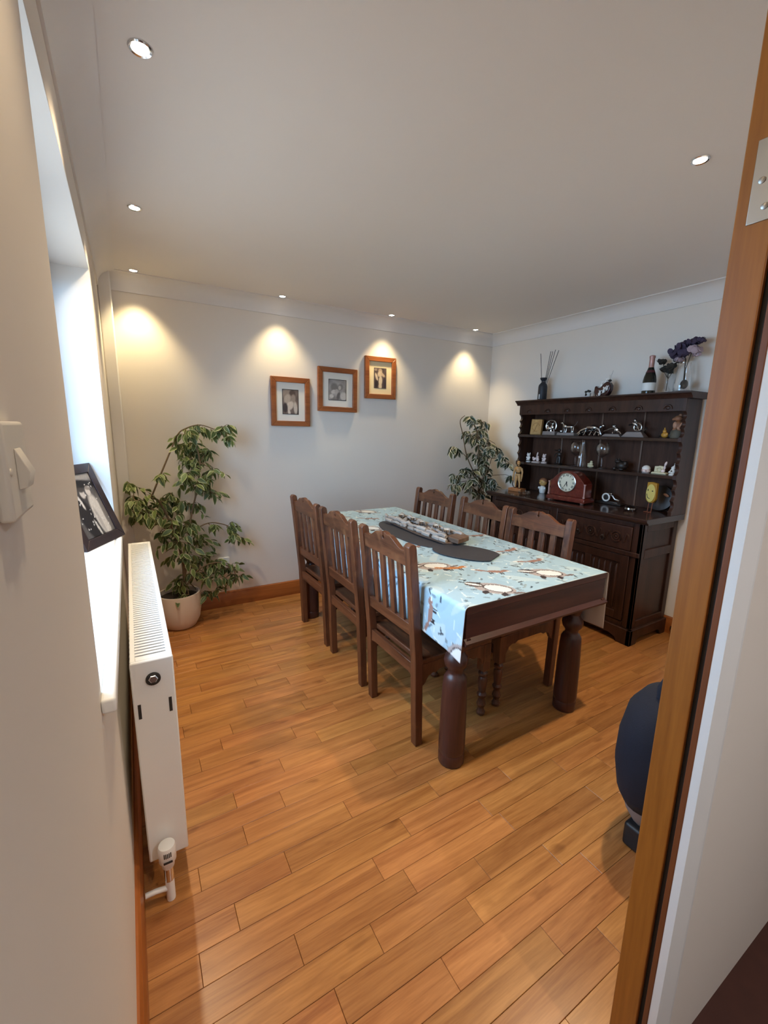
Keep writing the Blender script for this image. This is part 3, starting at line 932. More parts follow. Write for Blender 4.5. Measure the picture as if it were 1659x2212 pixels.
# front frame
m = MB()
ym = (DY0 + DY1) / 2
m.box(DX0, DX0 + 0.025, DY0 + 0.0, DY0 + 0.06, 0.112, DZ - 0.04); m.box(DX0, DX0 + 0.025, DY1 - 0.06, DY1, 0.112, DZ - 0.04); m.box(DX0, DX0 + 0.025, ym - 0.035, ym + 0.035, 0.112, DZ - 0.04)
for a0, a1 in ((DY0 + 0.06, ym - 0.035), (ym + 0.035, DY1 - 0.06)):
    m.box(DX0, DX0 + 0.025, a0, a1, 0.112, 0.15); m.box(DX0, DX0 + 0.025, a0, a1, 0.81, DZ - 0.04)
m.box(DX0 - 0.012, DX0 + 0.001, DY0, DY1, 0.615, 0.645)
m.build('front_frame', m_dress, dr, bevel=0.003)
for ya, yb in ((DY0 + 0.06, ym - 0.035), (ym + 0.035, DY1 - 0.06)):
    yc = (ya + yb) / 2
    m = MB(); m.box(DX0 - 0.006, DX0 + 0.02, ya + 0.003, yb - 0.003, 0.648, 0.808)
    dw = m.build('drawer', m_dress, dr, bevel=0.003)
    m = MB()     # carved rosettes and scrolls in relief
    for off in (-0.19, 0.0, 0.19):
        rot = Euler((0, PI / 2, 0))
        m.ring((DX0 - 0.008, yc + off, 0.728), 0.034, 0.007, rot, 20, 6); m.ring((DX0 - 0.008, yc + off, 0.728), 0.017, 0.006, rot, 16, 6)
        m.ball((DX0 - 0.009, yc + off, 0.728), (0.008, 0.009, 0.009), 10)
        for s in (-1, 1):
            m.tube([(DX0 - 0.008, yc + off + s * (0.04 + 0.012 * t), 0.728 + 0.032 * math.sin(t * 1.6) * s) for t in (0, 0.7, 1.4, 2.1, 2.8, 3.5, 4.2)], [0.005, 0.007, 0.008, 0.007, 0.006, 0.008, 0.004], 6)
    m.build('carving', m_dress, dw)
    for off in (-0.095, 0.095):
        m = MB(); m.ball((DX0 - 0.012, yc + off, 0.715), (0.012, 0.010, 0.010), 10); m.ring((DX0 - 0.016, yc + off, 0.70), 0.014, 0.003, Euler((0, PI / 2, 0)), 16, 6)
        m.build('drop_handle', m_bronze, dw)
    m = MB(); m.box(DX0 + 0.004, DX0 + 0.02, ya + 0.003, yb - 0.003, 0.153, 0.612)
    dd = m.build('door', m_dress, dr, smooth=0)
    m = MB()
    m.box(DX0 - 0.006, DX0 + 0.006, ya + 0.003, ya + 0.06, 0.153, 0.612); m.box(DX0 - 0.006, DX0 + 0.006, yb - 0.06, yb - 0.003, 0.153, 0.612)
    m.box(DX0 - 0.006, DX0 + 0.006, ya + 0.06, yb - 0.06, 0.153, 0.21); m.box(DX0 - 0.006, DX0 + 0.006, ya + 0.06, yb - 0.06, 0.555, 0.612); m.box(DX0 - 0.006, DX0 + 0.006, yc - 0.025, yc + 0.025, 0.21, 0.555)
    m.build('door_frame', m_dress, dd, bevel=0.003)
    for a0, a1 in ((ya + 0.06, yc - 0.025), (yc + 0.025, yb - 0.06)):
        m = MB()
        n_ = 5
        for q in range(n_):
            yy = a0 + (a1 - a0) * (q + 0.5) / n_
            m.tube([(DX0 + 0.004, yy, 0.225), (DX0 + 0.001, yy, 0.24), (DX0 + 0.001, yy, 0.525), (DX0 + 0.004, yy, 0.54)], [0.003, 0.010, 0.010, 0.003], 8)
        m.build('linenfold_panel', m_dress, dd)
    m = MB(); m.ball((DX0 - 0.012, yc + (0.2 if ya < ym - 0.1 and yb < ym else -0.2), 0.40), (0.012, 0.010, 0.010), 10); m.build('door_knob', m_bronze, dd)
# plate rack
RX0, RX1, RY0, RY1, RZ = 3.14, 3.335, -1.985, -0.625, 1.682
wave = [(RX1, DZ), (RX0 + 0.006, DZ), (RX0 + 0.004, DZ + 0.02)]
def scal(z):
    return 0.020 * abs(math.sin(z)) ** 0.7
zz = np.linspace(DZ + 0.03, 1.56, 90)
segs = ((DZ + 0.03, 1.12), (1.15, 1.365), (1.395, 1.56))
for a, b in segs:
    wave.append((RX0, a))
    n_ = 30
    for q in range(n_ + 1):
        t = q / n_
        wave.append((RX0 + 0.004 + 0.020 * abs(math.sin(3 * PI * t)) ** 0.8, a + (b - a) * t))
    wave.append((RX0, b))
wave += [(RX0, 1.64), (RX1, 1.64)]
for y0, y1 in ((RY0, RY0 + 0.022), (RY1 - 0.022, RY1)):
    m = MB(); m.prism(wave, 'y', y0, y1); m.build('rack_side', m_dress, dr, bevel=0.0015, smooth=50)
for z in (1.145, 1.388):
    m = MB(); m.box(RX0 + 0.004, RX1 - 0.012, RY0 + 0.02, RY1 - 0.02, z - 0.02, z); m.box(RX0, RX0 + 0.012, RY0 + 0.02, RY1 - 0.02, z - 0.022, z + 0.0)
    m.build('shelf', m_dressy, dr, bevel=0.002)
m = MB(); m.box(RX0 + 0.002, RX0 + 0.02, RY0 + 0.018, RY1 - 0.018, 1.56, 1.645)
fz = m.build('frieze', m_dress, dr, bevel=0.002)
for q in range(7):
    m = MB()
    yy = RY0 + 0.11 + q * (RY1 - RY0 - 0.22) / 6
    m.ring((RX0 + 0.001, yy, 1.575), 0.026, 0.006, Euler((0, -PI / 2, 0)), 14, 6, -PI / 2, PI / 2)
    m.ball((RX0 + 0.001, yy, 1.583), (0.006, 0.014, 0.012), 10)
    m.build('scallop_carving', m_dress, fz)
m = MB()
p = [(RX1, 1.64), (RX0 - 0.002, 1.64), (RX0 - 0.006, 1.652), (RX0 - 0.018, 1.662), (RX0 - 0.022, 1.668), (RX0 - 0.032, 1.672), (RX0 - 0.032, RZ), (RX1, RZ)]
m.prism(p, 'y', RY0 - 0.03, RY1 + 0.03); m.build('cornice', m_dress, dr)
ys = [RY1 - 0.02, -0.96, -1.315, -1.64, RY0 + 0.02]
for q in range(4):
    m = MB(); m.box(RX1 - 0.012, RX1, ys[q + 1] + 0.002, ys[q] - 0.002, DZ, 1.64); m.build('back_panel', m_dresspanel, dr, bevel=0.002)
for y in ys[1:4]:
    m = MB(); m.box(RX1 - 0.019, RX1 - 0.012, y - 0.007, y + 0.007, DZ, 1.64); m.build('cover_strip', m_strip, dr, bevel=0.003)

# ------------------------------------------------------------------ radiator under the window
RDY0, RDY1, RDX0, RDX1, RDZ0, RDZ1 = -2.15, -0.74, 0.042, 0.142, 0.115, 0.772
ra = thing('radiator', 'white double panel radiator with slotted top grille under the window sill', 'radiator', ((RDX0 + RDX1) / 2, (RDY0 + RDY1) / 2, 0))
for nm, x0, x1 in (('front_panel', RDX1 - 0.016, RDX1), ('rear_panel', RDX0, RDX0 + 0.016)):
    m = MB()
    n_ = 42
    poly = []
    out_x, in_x = (x1, x0) if nm == 'front_panel' else (x0, x1)
    for q in range(n_):
        y0 = RDY0 + 0.03 + q * (RDY1 - RDY0 - 0.06) / n_
        w_ = (RDY1 - RDY0 - 0.06) / n_
        poly += [(out_x, y0), (out_x + (0.004 if nm == 'front_panel' else -0.004), y0 + w_ * 0.3), (out_x + (0.004 if nm == 'front_panel' else -0.004), y0 + w_ * 0.7)]
    poly += [(out_x, RDY1 - 0.012), (in_x, RDY1 - 0.012), (in_x, RDY0 + 0.012), (out_x, RDY0 + 0.012)]
    m.prism(poly, 'z', RDZ0 + 0.01, RDZ1 - 0.03)
    m.build(nm, m_white, ra, smooth=20)
m = MB()
for q in range(46):   # convector fins between the panels
    yy = RDY0 + 0.05 + q * (RDY1 - RDY0 - 0.1) / 45
    m.box(RDX0 + 0.017, RDX1 - 0.017, yy - 0.0006, yy + 0.0006, RDZ0 + 0.03, RDZ1 - 0.04)
m.build('convector_fins', m_white, ra, smooth=0)['kind'] = 'stuff'
m = MB(); m.box(RDX0 - 0.002, RDX1 + 0.006, RDY0, RDY0 + 0.012, RDZ0, RDZ1)
ep = m.build('end_panel', m_white, ra, bevel=0.004)
m = MB(); m.box(RDX0 - 0.002, RDX1 + 0.006, RDY1 - 0.012, RDY1, RDZ0, RDZ1); m.build('end_panel', m_white, ra, bevel=0.004)
for x in (RDX0 + 0.012, RDX1 - 0.010):
    m = MB(); m.box(x - 0.004, x + 0.004, RDY0 - 0.0008, RDY0 + 0.002, 0.60, 0.645); m.build('slot', m_dark, ep, smooth=0)
m = MB(); m.lathe([(0.019, 0.0), (0.019, 0.004), (0.015, 0.006)], 20, mat=T(0.094, RDY0, 0.715, rx=PI / 2)); vp = m.build('vent_recess', m_dark, ep)
m = MB(); m.lathe([(0.012, 0.0), (0.012, 0.012), (0.010, 0.014)], 6, mat=T(0.094, RDY0, 0.719, rx=PI / 2)); m.build('vent_plug', m_chrome, ep)
# top grille: rim and slats
m = MB()
m.box(RDX0 - 0.001, RDX0 + 0.012, RDY0 + 0.012, RDY1 - 0.012, RDZ1 - 0.030, RDZ1); m.box(RDX1 - 0.010, RDX1 + 0.005, RDY0 + 0.012, RDY1 - 0.012, RDZ1 - 0.030, RDZ1)
m.box(RDX0 + 0.012, RDX1 - 0.010, RDY0 + 0.012, RDY0 + 0.026, RDZ1 - 0.010, RDZ1); m.box(RDX0 + 0.012, RDX1 - 0.010, RDY1 - 0.026, RDY1 - 0.012, RDZ1 - 0.010, RDZ1)
gr = m.build('top_grille', m_white, ra, bevel=0.002)
m = MB()
n_ = 72
for q in range(n_):
    yy = RDY0 + 0.032 + q * (RDY1 - RDY0 - 0.064) / (n_ - 1)
    m.box(RDX0 + 0.012, RDX1 - 0.010, yy - 0.0058, yy + 0.0058, RDZ1 - 0.004, RDZ1 - 0.001)
m.build('grille_slats', m_white, gr, smooth=0)['kind'] = 'stuff'
m = MB()   # thermostatic valve and tails
m.lathe([(0.014, 0.0), (0.017, 0.004), (0.019, 0.02), (0.0235, 0.026), (0.0245, 0.07), (0.022, 0.078), (0.012, 0.081)], 24, mat=T(0.088, -2.186, 0.115))
vl = m.build('thermostatic_valve', m_white, ra, smooth=50)
m = MB()
for q in range(5):
    a = -PI / 2 + (q - 2) * 0.18
    m.box(0.0235, 0.0252, -0.0012, 0.0012, 0.052, 0.068, T(0.088, -2.186, 0.115, rz=a))
m.box(0.0235, 0.0255, -0.012, 0.012, 0.034, 0.040, T(0.088, -2.186, 0.115, rz=-PI / 2))
m.build('valve_marking', m_dark, vl, smooth=0)
m = MB(); m.tube([(0.088, -2.10, 0.125), (0.088, -2.15, 0.11), (0.088, -2.186, 0.105)], 0.010, 10); m.tube([(0.088, -2.186, 0.12), (0.088, -2.186, 0.07)], 0.0135, 12); m.build('valve_tail', m_chrome, ra)
m = MB(); m.tube([(0.088, -2.186, 0.075), (0.088, -2.188, 0.03), (0.088, -2.188, 0.001)], 0.0125, 12); m.tube([(0.088, -2.188, 0.04), (0.05, -2.19, 0.05), (0.022, -2.19, 0.05)], 0.008, 10); m.build('pipe', m_white, ra, smooth=60)

# ------------------------------------------------------------------ light switch on the near left wall
sw = thing('light_switch', 'cream rocker light switch on the left wall by the doorway', 'light switch', (0, -2.968, 1.380))
m = MB(); m.box(0, 0.010, -3.006, -2.930, 1.342, 1.418); m.build('switch_plate', m_plastic, sw, bevel=0.003, seg=3)
m = MB(); m.prism([(0.010, 1.364), (0.016, 1.366), (0.0185, 1.378), (0.011, 1.396), (0.010, 1.397)], 'y', -2.979, -2.957); m.build('rocker', m_plastic, sw, bevel=0.001)
for y in (-2.999, -2.937):
    m = MB(); m.lathe([(0.003, 0.010), (0.003, 0.0106), (0.002, 0.011)], 12, mat=T(0, y, 1.380, ry=PI / 2)); m.build('screw', m_plastic, sw)

# wall socket low behind the plant
so = thing('wall_socket', 'small white wall socket low on the back wall behind the plant', 'wall socket', (0.66, 0, 0.36))
m = MB(); m.box(0.615, 0.701, -0.009, 0, 0.318, 0.404); m.build('socket_plate', m_white, so, bevel=0.003)
for x in (0.658,):
    m = MB()
    m.box(x - 0.004, x + 0.004, -0.0095, -0.0088, 0.366, 0.380); m.box(x - 0.015, x - 0.007, -0.0095, -0.0088, 0.345, 0.351); m.box(x + 0.007, x + 0.015, -0.0095, -0.0088, 0.345, 0.351)
    m.build('pin_holes', m_dark, so, smooth=0)

# chrome pipe valve by the right skirting
pv = thing('pipe_valve', 'chrome pipe valve at the skirting right of the dresser', 'valve', (3.30, -2.03, 0))
m = MB(); m.tube([(3.30, -2.03, 0), (3.30, -2.03, 0.05)], 0.008, 10); m.build('pipe', m_chrome, pv)
m = MB(); m.lathe([(0.013, 0.04), (0.015, 0.05), (0.015, 0.075), (0.010, 0.08)], 12, (3.30, -2.03, 0)); m.tube([(3.30, -2.03, 0.06), (3.30, -2.075, 0.06)], 0.010, 10); m.build('valve_body', m_chrome, pv)

# lamp added in the unseen hall to light the doorway from behind
downlight('added downlight in the unseen hall ceiling outside the doorway', 0.9, -4.3, SPOT_W * 2.0, (0.95, 0.93, 0.95), 150, 1.0)


# ------------------------------------------------------------------ framed pictures
def photo_grid(name, nx, nz, x0, x1, z0, z1, y, fn, parent):
    """a flat printed picture in the xz plane facing -y; fn(u, v) -> colours, u right, v up"""
    a, b = np.meshgrid(np.linspace(0, 1, nx), np.linspace(0, 1, nz), indexing='ij')
    vs = np.stack([x0 + (x1 - x0) * a, np.full_like(a, y), z0 + (z1 - z0) * b], -1).reshape(-1, 3)
    i = np.arange(nx * nz).reshape(nx, nz)
    fs = np.stack([i[:-1, :-1], i[1:, :-1], i[1:, 1:], i[:-1, 1:]], -1).reshape(-1, 4)
    return grid_obj(name, vs, fs, fn(a, b).reshape(-1, 3), [m_print], parent, 0.0008)


def blobs(base, items, grain=0.06, seed=1, noise=0.25):
    """soft light and dark shapes: (cu, cv, ru, rv, angle, grey rgb, softness)"""
    def fn(a, b):
        rr = np.random.default_rng(seed)
        c = np.empty(a.shape + (3,)); c[:] = lin(*base)
        w = np.zeros_like(a)
        for _ in range(10):
            k = rr.uniform(-14, 14, 2); w += np.sin(a * k[0] + b * k[1] + rr.uniform(0, 6))
        c *= (1 + noise * w / 4)[..., None]
        for cu, cv, ru, rv, ang, col, soft in items:
            cs, sn = math.cos(ang), math.sin(ang)
            dx, dy = a - cu, b - cv
            d = ((dx * cs + dy * sn) / ru) ** 2 + ((-dx * sn + dy * cs) / rv) ** 2
            al = np.clip((1.0 + soft - d) / (2 * soft), 0, 1)[..., None]
            c = c * (1 - al) + np.array(lin(*col)) * al
        return np.clip(c * (1 + grain * rr.standard_normal(a.shape))[..., None], 0, 1)
    return fn


def picture(label, x0, x1, z0, z1, mount, pw, ph, fn, tilt, border, fw_=0.040):
    xc, zc = (x0 + x1) / 2, (z0 + z1) / 2
    r = thing('framed_picture', label, 'picture', (xc, -0.004, zc), 'framed pictures stepping up the back wall')
    r.rotation_euler = (0, tilt, 0)
    hx, hz_ = (x1 - x0) / 2, (z1 - z0) / 2
    ix, iz = hx - fw_, hz_ - fw_
    for k in range(4):   # four mitred rails
        q = [[(-hx, hz_), (hx, hz_), (ix, iz), (-ix, iz)], [(hx, hz_), (hx, -hz_), (ix, -iz), (ix, iz)], [(hx, -hz_), (-hx, -hz_), (-ix, -iz), (ix, -iz)], [(-hx, -hz_), (-hx, hz_), (-ix, iz), (-ix, -iz)]][k]
        m = MB(); m.prism(q, 'y', -0.026, 0.0); m.build('frame_rail', m_frame, r, bevel=0.003, local=True)
    m = MB(); m.box(-ix, ix, -0.010, -0.006, -iz, iz); m.build('mount', mount, r, smooth=0, local=True)
    if border:
        m = MB(); m.box(-pw / 2 - 0.004, pw / 2 + 0.004, -0.0108, -0.0098, -ph / 2 - 0.004, ph / 2 + 0.004); m.build('print_border', m_inkblack, r, smooth=0, local=True)
    a = photo_grid('print', 44, 56, -pw / 2, pw / 2, -ph / 2, ph / 2, -0.0118, fn, None)
    a.parent = r
    return r


sep = (188, 172, 156)
f1 = blobs((112, 96, 88), [(0.25, 0.85, 0.3, 0.2, 0.2, (146, 130, 118), 0.5), (0.62, 0.86, 0.20, 0.13, 0, (84, 70, 64), 0.4), (0.30, 0.62, 0.24, 0.18, 0.5, (176, 160, 146), 0.4),
                           (0.66, 0.62, 0.16, 0.20, -0.4, (150, 134, 122), 0.4), (0.45, 0.34, 0.26, 0.17, 0.4, (206, 190, 174), 0.35), (0.15, 0.25, 0.16, 0.2, 0, (66, 56, 56), 0.4), (0.82, 0.25, 0.12, 0.26, 0.1, (196, 182, 168), 0.4), (0.4, 0.06, 0.08, 0.12, 0.4, (210, 196, 182), 0.4)], seed=2)
f2 = blobs((150, 144, 140), [(0.3, 0.62, 0.2, 0.22, 0.2, (122, 116, 112), 0.5), (0.68, 0.66, 0.15, 0.16, 0, (130, 124, 120), 0.4), (0.62, 0.62, 0.08, 0.1, 0, (186, 178, 170), 0.4), (0.26, 0.4, 0.14, 0.1, 0.4, (196, 190, 184), 0.4),
                             (0.45, 0.42, 0.12, 0.12, 0, (178, 170, 164), 0.4), (0.55, 0.2, 0.1, 0.2, -0.3, (104, 98, 96), 0.4), (0.85, 0.2, 0.2, 0.2, 0.6, (190, 184, 178), 0.4), (0.15, 0.18, 0.12, 0.1, 0, (200, 194, 188), 0.4)], seed=5)
f3 = blobs((92, 74, 68), [(0.5, 0.86, 0.16, 0.1, 0, (176, 152, 128), 0.4), (0.48, 0.70, 0.2, 0.14, 0.2, (206, 182, 152), 0.4), (0.2, 0.56, 0.08, 0.2, 0.5, (214, 190, 160), 0.4), (0.72, 0.66, 0.2, 0.07, -0.5, (196, 168, 138), 0.4),
                          (0.52, 0.36, 0.14, 0.24, -0.1, (216, 194, 164), 0.35), (0.5, 0.1, 0.13, 0.16, 0, (212, 190, 160), 0.35), (0.18, 0.2, 0.12, 0.2, 0, (52, 42, 44), 0.4), (0.85, 0.28, 0.1, 0.3, 0, (64, 52, 56), 0.4), (0.14, 0.9, 0.12, 0.06, 0, (150, 130, 112), 0.4)], seed=9)
picture('lowest wooden framed picture, leftmost of the three on the back wall', 1.066, 1.382, 1.424, 1.800, m_mount, 0.125, 0.185, f1, 0.006, True)
picture('middle wooden framed picture with a grey print and black border', 1.454, 1.810, 1.550, 1.904, m_mount, 0.155, 0.162, f2, 0.008, True)
picture('highest wooden framed picture with an ivory mount, right of the three', 1.886, 2.196, 1.675, 2.028, m_mountgold, 0.125, 0.172, f3, -0.006, False)

# ------------------------------------------------------------------ photo frame leaning on the window sill
pf = thing('photo_frame', 'dark wooden photo frame leaning on the window sill with a black and white photograph', 'photo frame', (-0.045, -1.17, SILL), None)
ang = math.atan2(0.283, 0.138)          # bottom edge direction in plan
pf.rotation_euler = (0, 0, ang)         # local x along the bottom edge (towards the far end), -y faces the room
fw2, fh2, bd = 0.305, 0.37, 0.042
lean = Matrix.Translation((0, -0.02, 0.001)) @ Matrix.Rotation(-0.36, 4, 'X')
for q in ([(-fw2 / 2, fh2), (fw2 / 2, fh2), (fw2 / 2 - bd, fh2 - bd), (-fw2 / 2 + bd, fh2 - bd)], [(fw2 / 2, fh2), (fw2 / 2, 0), (fw2 / 2 - bd, bd), (fw2 / 2 - bd, fh2 - bd)],
          [(fw2 / 2, 0), (-fw2 / 2, 0), (-fw2 / 2 + bd, bd), (fw2 / 2 - bd, bd)], [(-fw2 / 2, 0), (-fw2 / 2, fh2), (-fw2 / 2 + bd, fh2 - bd), (-fw2 / 2 + bd, bd)]):
    m = MB(); m.prism(q, 'y', 0.0, 0.02, lean); m.build('frame_rail', m_blackframe, pf, bevel=0.002, local=True)
wr_ = random.Random(4)
wi = [(0.5, 0.97, 0.9, 0.10, 0, (158, 156, 156), 0.6), (0.60, 0.84, 0.5, 0.07, -0.1, (28, 26, 28), 0.4), (0.2, 0.80, 0.3, 0.06, 0, (60, 58, 60), 0.5)]
wi += [(0.10, 0.60, 0.10, 0.20, 0, (96, 92, 92), 0.4), (0.09, 0.74, 0.07, 0.06, 0, (186, 180, 176), 0.3), (0.28, 0.72, 0.075, 0.065, 0, (196, 190, 186), 0.3), (0.28, 0.775, 0.08, 0.03, 0, (40, 38, 40), 0.3)]
wi += [(0.34, 0.30, 0.22, 0.38, 0.10, (38, 36, 40), 0.25), (0.36, 0.56, 0.035, 0.12, 0.25, (216, 212, 210), 0.3), (0.33, 0.54, 0.012, 0.09, 0.1, (60, 58, 60), 0.3), (0.52, 0.68, 0.075, 0.07, 0, (204, 198, 194), 0.3), (0.53, 0.745, 0.085, 0.04, 0, (70, 66, 66), 0.4)]
wi += [(0.72, 0.70, 0.075, 0.065, 0, (210, 204, 200), 0.3), (0.76, 0.76, 0.09, 0.035, 0, (150, 144, 140), 0.4), (0.74, 0.30, 0.18, 0.36, 0.05, (206, 202, 198), 0.25), (0.66, 0.22, 0.05, 0.22, 0.1, (176, 172, 170), 0.4), (0.93, 0.30, 0.07, 0.32, 0, (120, 116, 114), 0.4), (0.5, 0.12, 0.03, 0.14, 0.2, (200, 198, 196), 0.3)]
wi += [(wr_.uniform(0.03, 0.97), wr_.uniform(0.05, 0.95), 0.014, 0.011, 0, (232, 232, 232), 0.3) for _ in range(34)]
wed = blobs((82, 80, 82), wi, seed=11, noise=0.25)
a_, b_ = np.meshgrid(np.linspace(0, 1, 60), np.linspace(0, 1, 72), indexing='ij')
pvs = [tuple(lean @ Vector((-fw2 / 2 + bd + (fw2 - 2 * bd) * p, 0.006, bd + (fh2 - 2 * bd) * q))) for p, q in zip(a_.ravel(), b_.ravel())]
i = np.arange(60 * 72).reshape(60, 72)
o = grid_obj('photograph', np.array(pvs), np.stack([i[:-1, :-1], i[1:, :-1], i[1:, 1:], i[:-1, 1:]], -1).reshape(-1, 4), wed(a_, b_).reshape(-1, 3), [m_print], None, 0.0008)
o.parent = pf
m = MB(); m.box(-fw2 / 2 + 0.01, fw2 / 2 - 0.01, 0.010, 0.018, 0.01, fh2 - 0.01, lean); m.build('back_board', m_blackframe, pf, smooth=0, local=True)
m = MB(); m.box(-0.025, 0.025, 0, 0.005, 0, 0.23, T(0, 0.125, 0.0, rx=0.22)); m.build('strut', m_blackframe, pf, smooth=0, local=True)


# ------------------------------------------------------------------ table decorations
def mat_obj(label, cx, cy, rx, ry, a, z, cut=None):
    m = MB()
    pts = []
    for k in range(40):
        t = 2 * PI * k / 40
        c, s = math.cos(t), math.sin(t)
        x = rx * abs(c) ** 0.85 * (1 if c > 0 else -1); y = ry * abs(s) ** 0.9 * (1 if s > 0 else -1)
        if cut is not None:
            y = max(y, cut)
        pts.append((cx + x * math.cos(a) - y * math.sin(a), cy + x * math.sin(a) + y * math.cos(a)))
    m.prism(pts, 'z', z, z + 0.004)
    return tag(m.build('placemat', m_slate, None, bevel=0.0012), label, 'placemat', 'charcoal placemats on the tablecloth')


MZ = CT + 0.001
mat_obj('long charcoal leaf-shaped placemat under the driftwood candle holder', 1.60, -1.225, 0.15, 0.375, -0.10, MZ)
mat_obj('short charcoal placemat at the near end of the candle holder', 1.60, -1.735, 0.125, 0.185, 0.45, MZ + 0.0042, -0.165)
DZ_ = MZ + 0.0085
dw = thing('driftwood_candle_holder', 'grey driftwood candle holder in the middle of the table', 'candle holder', (1.665, -1.245, DZ_))
m = MB(); m.prism([(1.585, -1.56), (1.575, -1.30), (1.60, -0.95), (1.66, -0.91), (1.73, -0.96), (1.75, -1.30), (1.745, -1.53), (1.70, -1.585), (1.63, -1.59)], 'z', DZ_, DZ_ + 0.012); m.build('base_board', m_driftbrown, dw, bevel=0.003)
rd = random.Random(12)
for side in (-1, 1):
    y = -1.56
    while y < -0.93:
        L = rd.uniform(0.045, 0.095)
        for lvl in range(2):
            x = 1.663 + side * (0.068 - 0.008 * lvl) + rd.uniform(-0.005, 0.005)
            m = MB(); r0 = rd.uniform(0.009, 0.016)
            y0 = y + rd.uniform(-0.018, 0.018)
            m.tube([(x, y0, DZ_ + 0.020 + lvl * 0.019), (x + rd.uniform(-0.006, 0.006), y0 + L * 0.5, DZ_ + 0.022 + lvl * 0.019 + rd.uniform(-0.003, 0.008)), (x + rd.uniform(-0.006, 0.006), min(y0 + L, -0.91), DZ_ + 0.020 + lvl * 0.019)], [r0 * 0.8, r0, r0 * 0.75], 7)
            m.build('driftwood_piece', m_drift, dw)
        y += L * 0.86
for q in range(16):
    y = rd.uniform(-1.55, -0.94); x = 1.663 + rd.uniform(-0.05, 0.05); a = rd.uniform(0, PI)
    L = rd.uniform(0.02, 0.045); r0 = rd.uniform(0.007, 0.012)
    m = MB(); m.tube([(x - L * math.cos(a), y - L * math.sin(a), DZ_ + 0.022 + rd.uniform(0, 0.01)), (x, y, DZ_ + 0.03 + rd.uniform(0, 0.01)), (x + L * math.cos(a), y + L * math.sin(a), DZ_ + 0.024)], [r0 * 0.6, r0, r0 * 0.5], 7)
    m.build('driftwood_piece', m_drift if q % 3 else m_driftbrown, dw)
m = MB(); m.prism([(1.62, -1.535), (1.765, -1.50), (1.74, -1.60), (1.63, -1.635)], 'z', DZ_ + 0.012, DZ_ + 0.040); m.build('driftwood_piece', m_driftbrown, dw, bevel=0.004)
for q in range(18):
    y = -1.50 + q * 0.031; x = 1.663 + rd.uniform(-0.045, 0.045)
    m = MB(); m.ball((x, y, DZ_ + 0.034), (rd.uniform(0.011, 0.017), rd.uniform(0.012, 0.02), rd.uniform(0.008, 0.012)), 10, Euler((0, 0, rd.uniform(0, 3)))); m.build('pebble', m_pebble, dw)
tl_lab = ['tealight at the far end of the driftwood holder', 'second tealight from the far end of the driftwood holder', 'middle tealight of the driftwood holder', 'second tealight from the near end of the driftwood holder', 'tealight at the near end of the driftwood holder']
for q in range(5):
    y = -0.98 - q * 0.125; x = 1.675 + (0.012 if q % 2 else -0.004)
    t = thing('tealight', tl_lab[q], 'candle', (x, y, DZ_ + 0.045), 'tealights in the driftwood holder')
    m = MB(); m.lathe([(0.018, 0), (0.0195, 0.002), (0.0195, 0.016), (0.0185, 0.016), (0.0185, 0.011), (0.003, 0.0105)], 20, (x, y, DZ_ + 0.045)); m.build('metal_cup', m_chrome, t)
    m = MB(); m.lathe([(0.0183, 0.010), (0.0183, 0.0125), (0.004, 0.012)], 18, (x, y, DZ_ + 0.045)); m.tube([(x, y, DZ_ + 0.055), (x + 0.001, y, DZ_ + 0.065)], 0.0009, 5); m.build('wax', m_wax, t)


# ------------------------------------------------------------------ things on the dresser (local x: right in the photo, y: away, z: up)
def item(name, label, cat, Y, z, X, group=None, rz=0.0):
    r = thing(name, label, cat, (X, Y, z), group)
    r.rotation_euler = (0, 0, -PI / 2 + rz)
    return r


def P_(r, name, mat, m, **k):
    return m.build(name, mat, r, local=True, **k)


TOPZ = RZ + 0.0005
# reed diffuser
r = item('reed_diffuser', 'matte black reed diffuser bottle on top of the dresser, far left', 'diffuser', -0.775, TOPZ, 3.24)
m = MB(); m.lathe([(0.036, 0), (0.038, 0.003), (0.038, 0.115), (0.034, 0.132), (0.020, 0.148), (0.015, 0.155), (0.015, 0.165), (0.024, 0.176), (0.029, 0.190), (0.027, 0.192), (0.012, 0.186)], 26); P_(r, 'bottle', m_matteblack, m)
m = MB(); m.box(-0.005, 0.006, -0.0388, -0.0376, 0.012, 0.052); P_(r, 'label', m_label, m, smooth=0)
for a, b, l in ((-0.062, 0.01, 0.40), (0.055, 0.02, 0.405), (0.064, -0.015, 0.40), (0.098, 0.0, 0.41), (0.115, 0.02, 0.405)):
    m = MB(); m.tube([(-a * 0.06, 0, 0.02), (a, b, l)], 0.0022, 6); P_(r, 'reed', m_reed, m)
# small cup
r = item('flower_cup', 'tiny white cup with dark flower heads on top of the dresser', 'cup', -1.214, TOPZ, 3.24)
m = MB(); m.lathe([(0.020, 0), (0.022, 0.002), (0.026, 0.036), (0.024, 0.036), (0.020, 0.006)], 18); P_(r, 'cup', m_china, m)
m = MB()
for x, z in ((-0.016, 0.048), (0.004, 0.054), (0.017, 0.050)):
    m.ball((x, 0, z), (0.010, 0.010, 0.009), 8); m.tube([(x * 0.4, 0, 0.02), (x, 0, z)], 0.0015, 5)
P_(r, 'flower', m_petaldark, m)
m = MB(); m.box(-0.004, 0.004, -0.027, -0.0245, 0.014, 0.036); m.ball((0.008, -0.0262, 0.024), (0.006, 0.002, 0.010), 8); P_(r, 'painted_stem', m_petaldark, m)
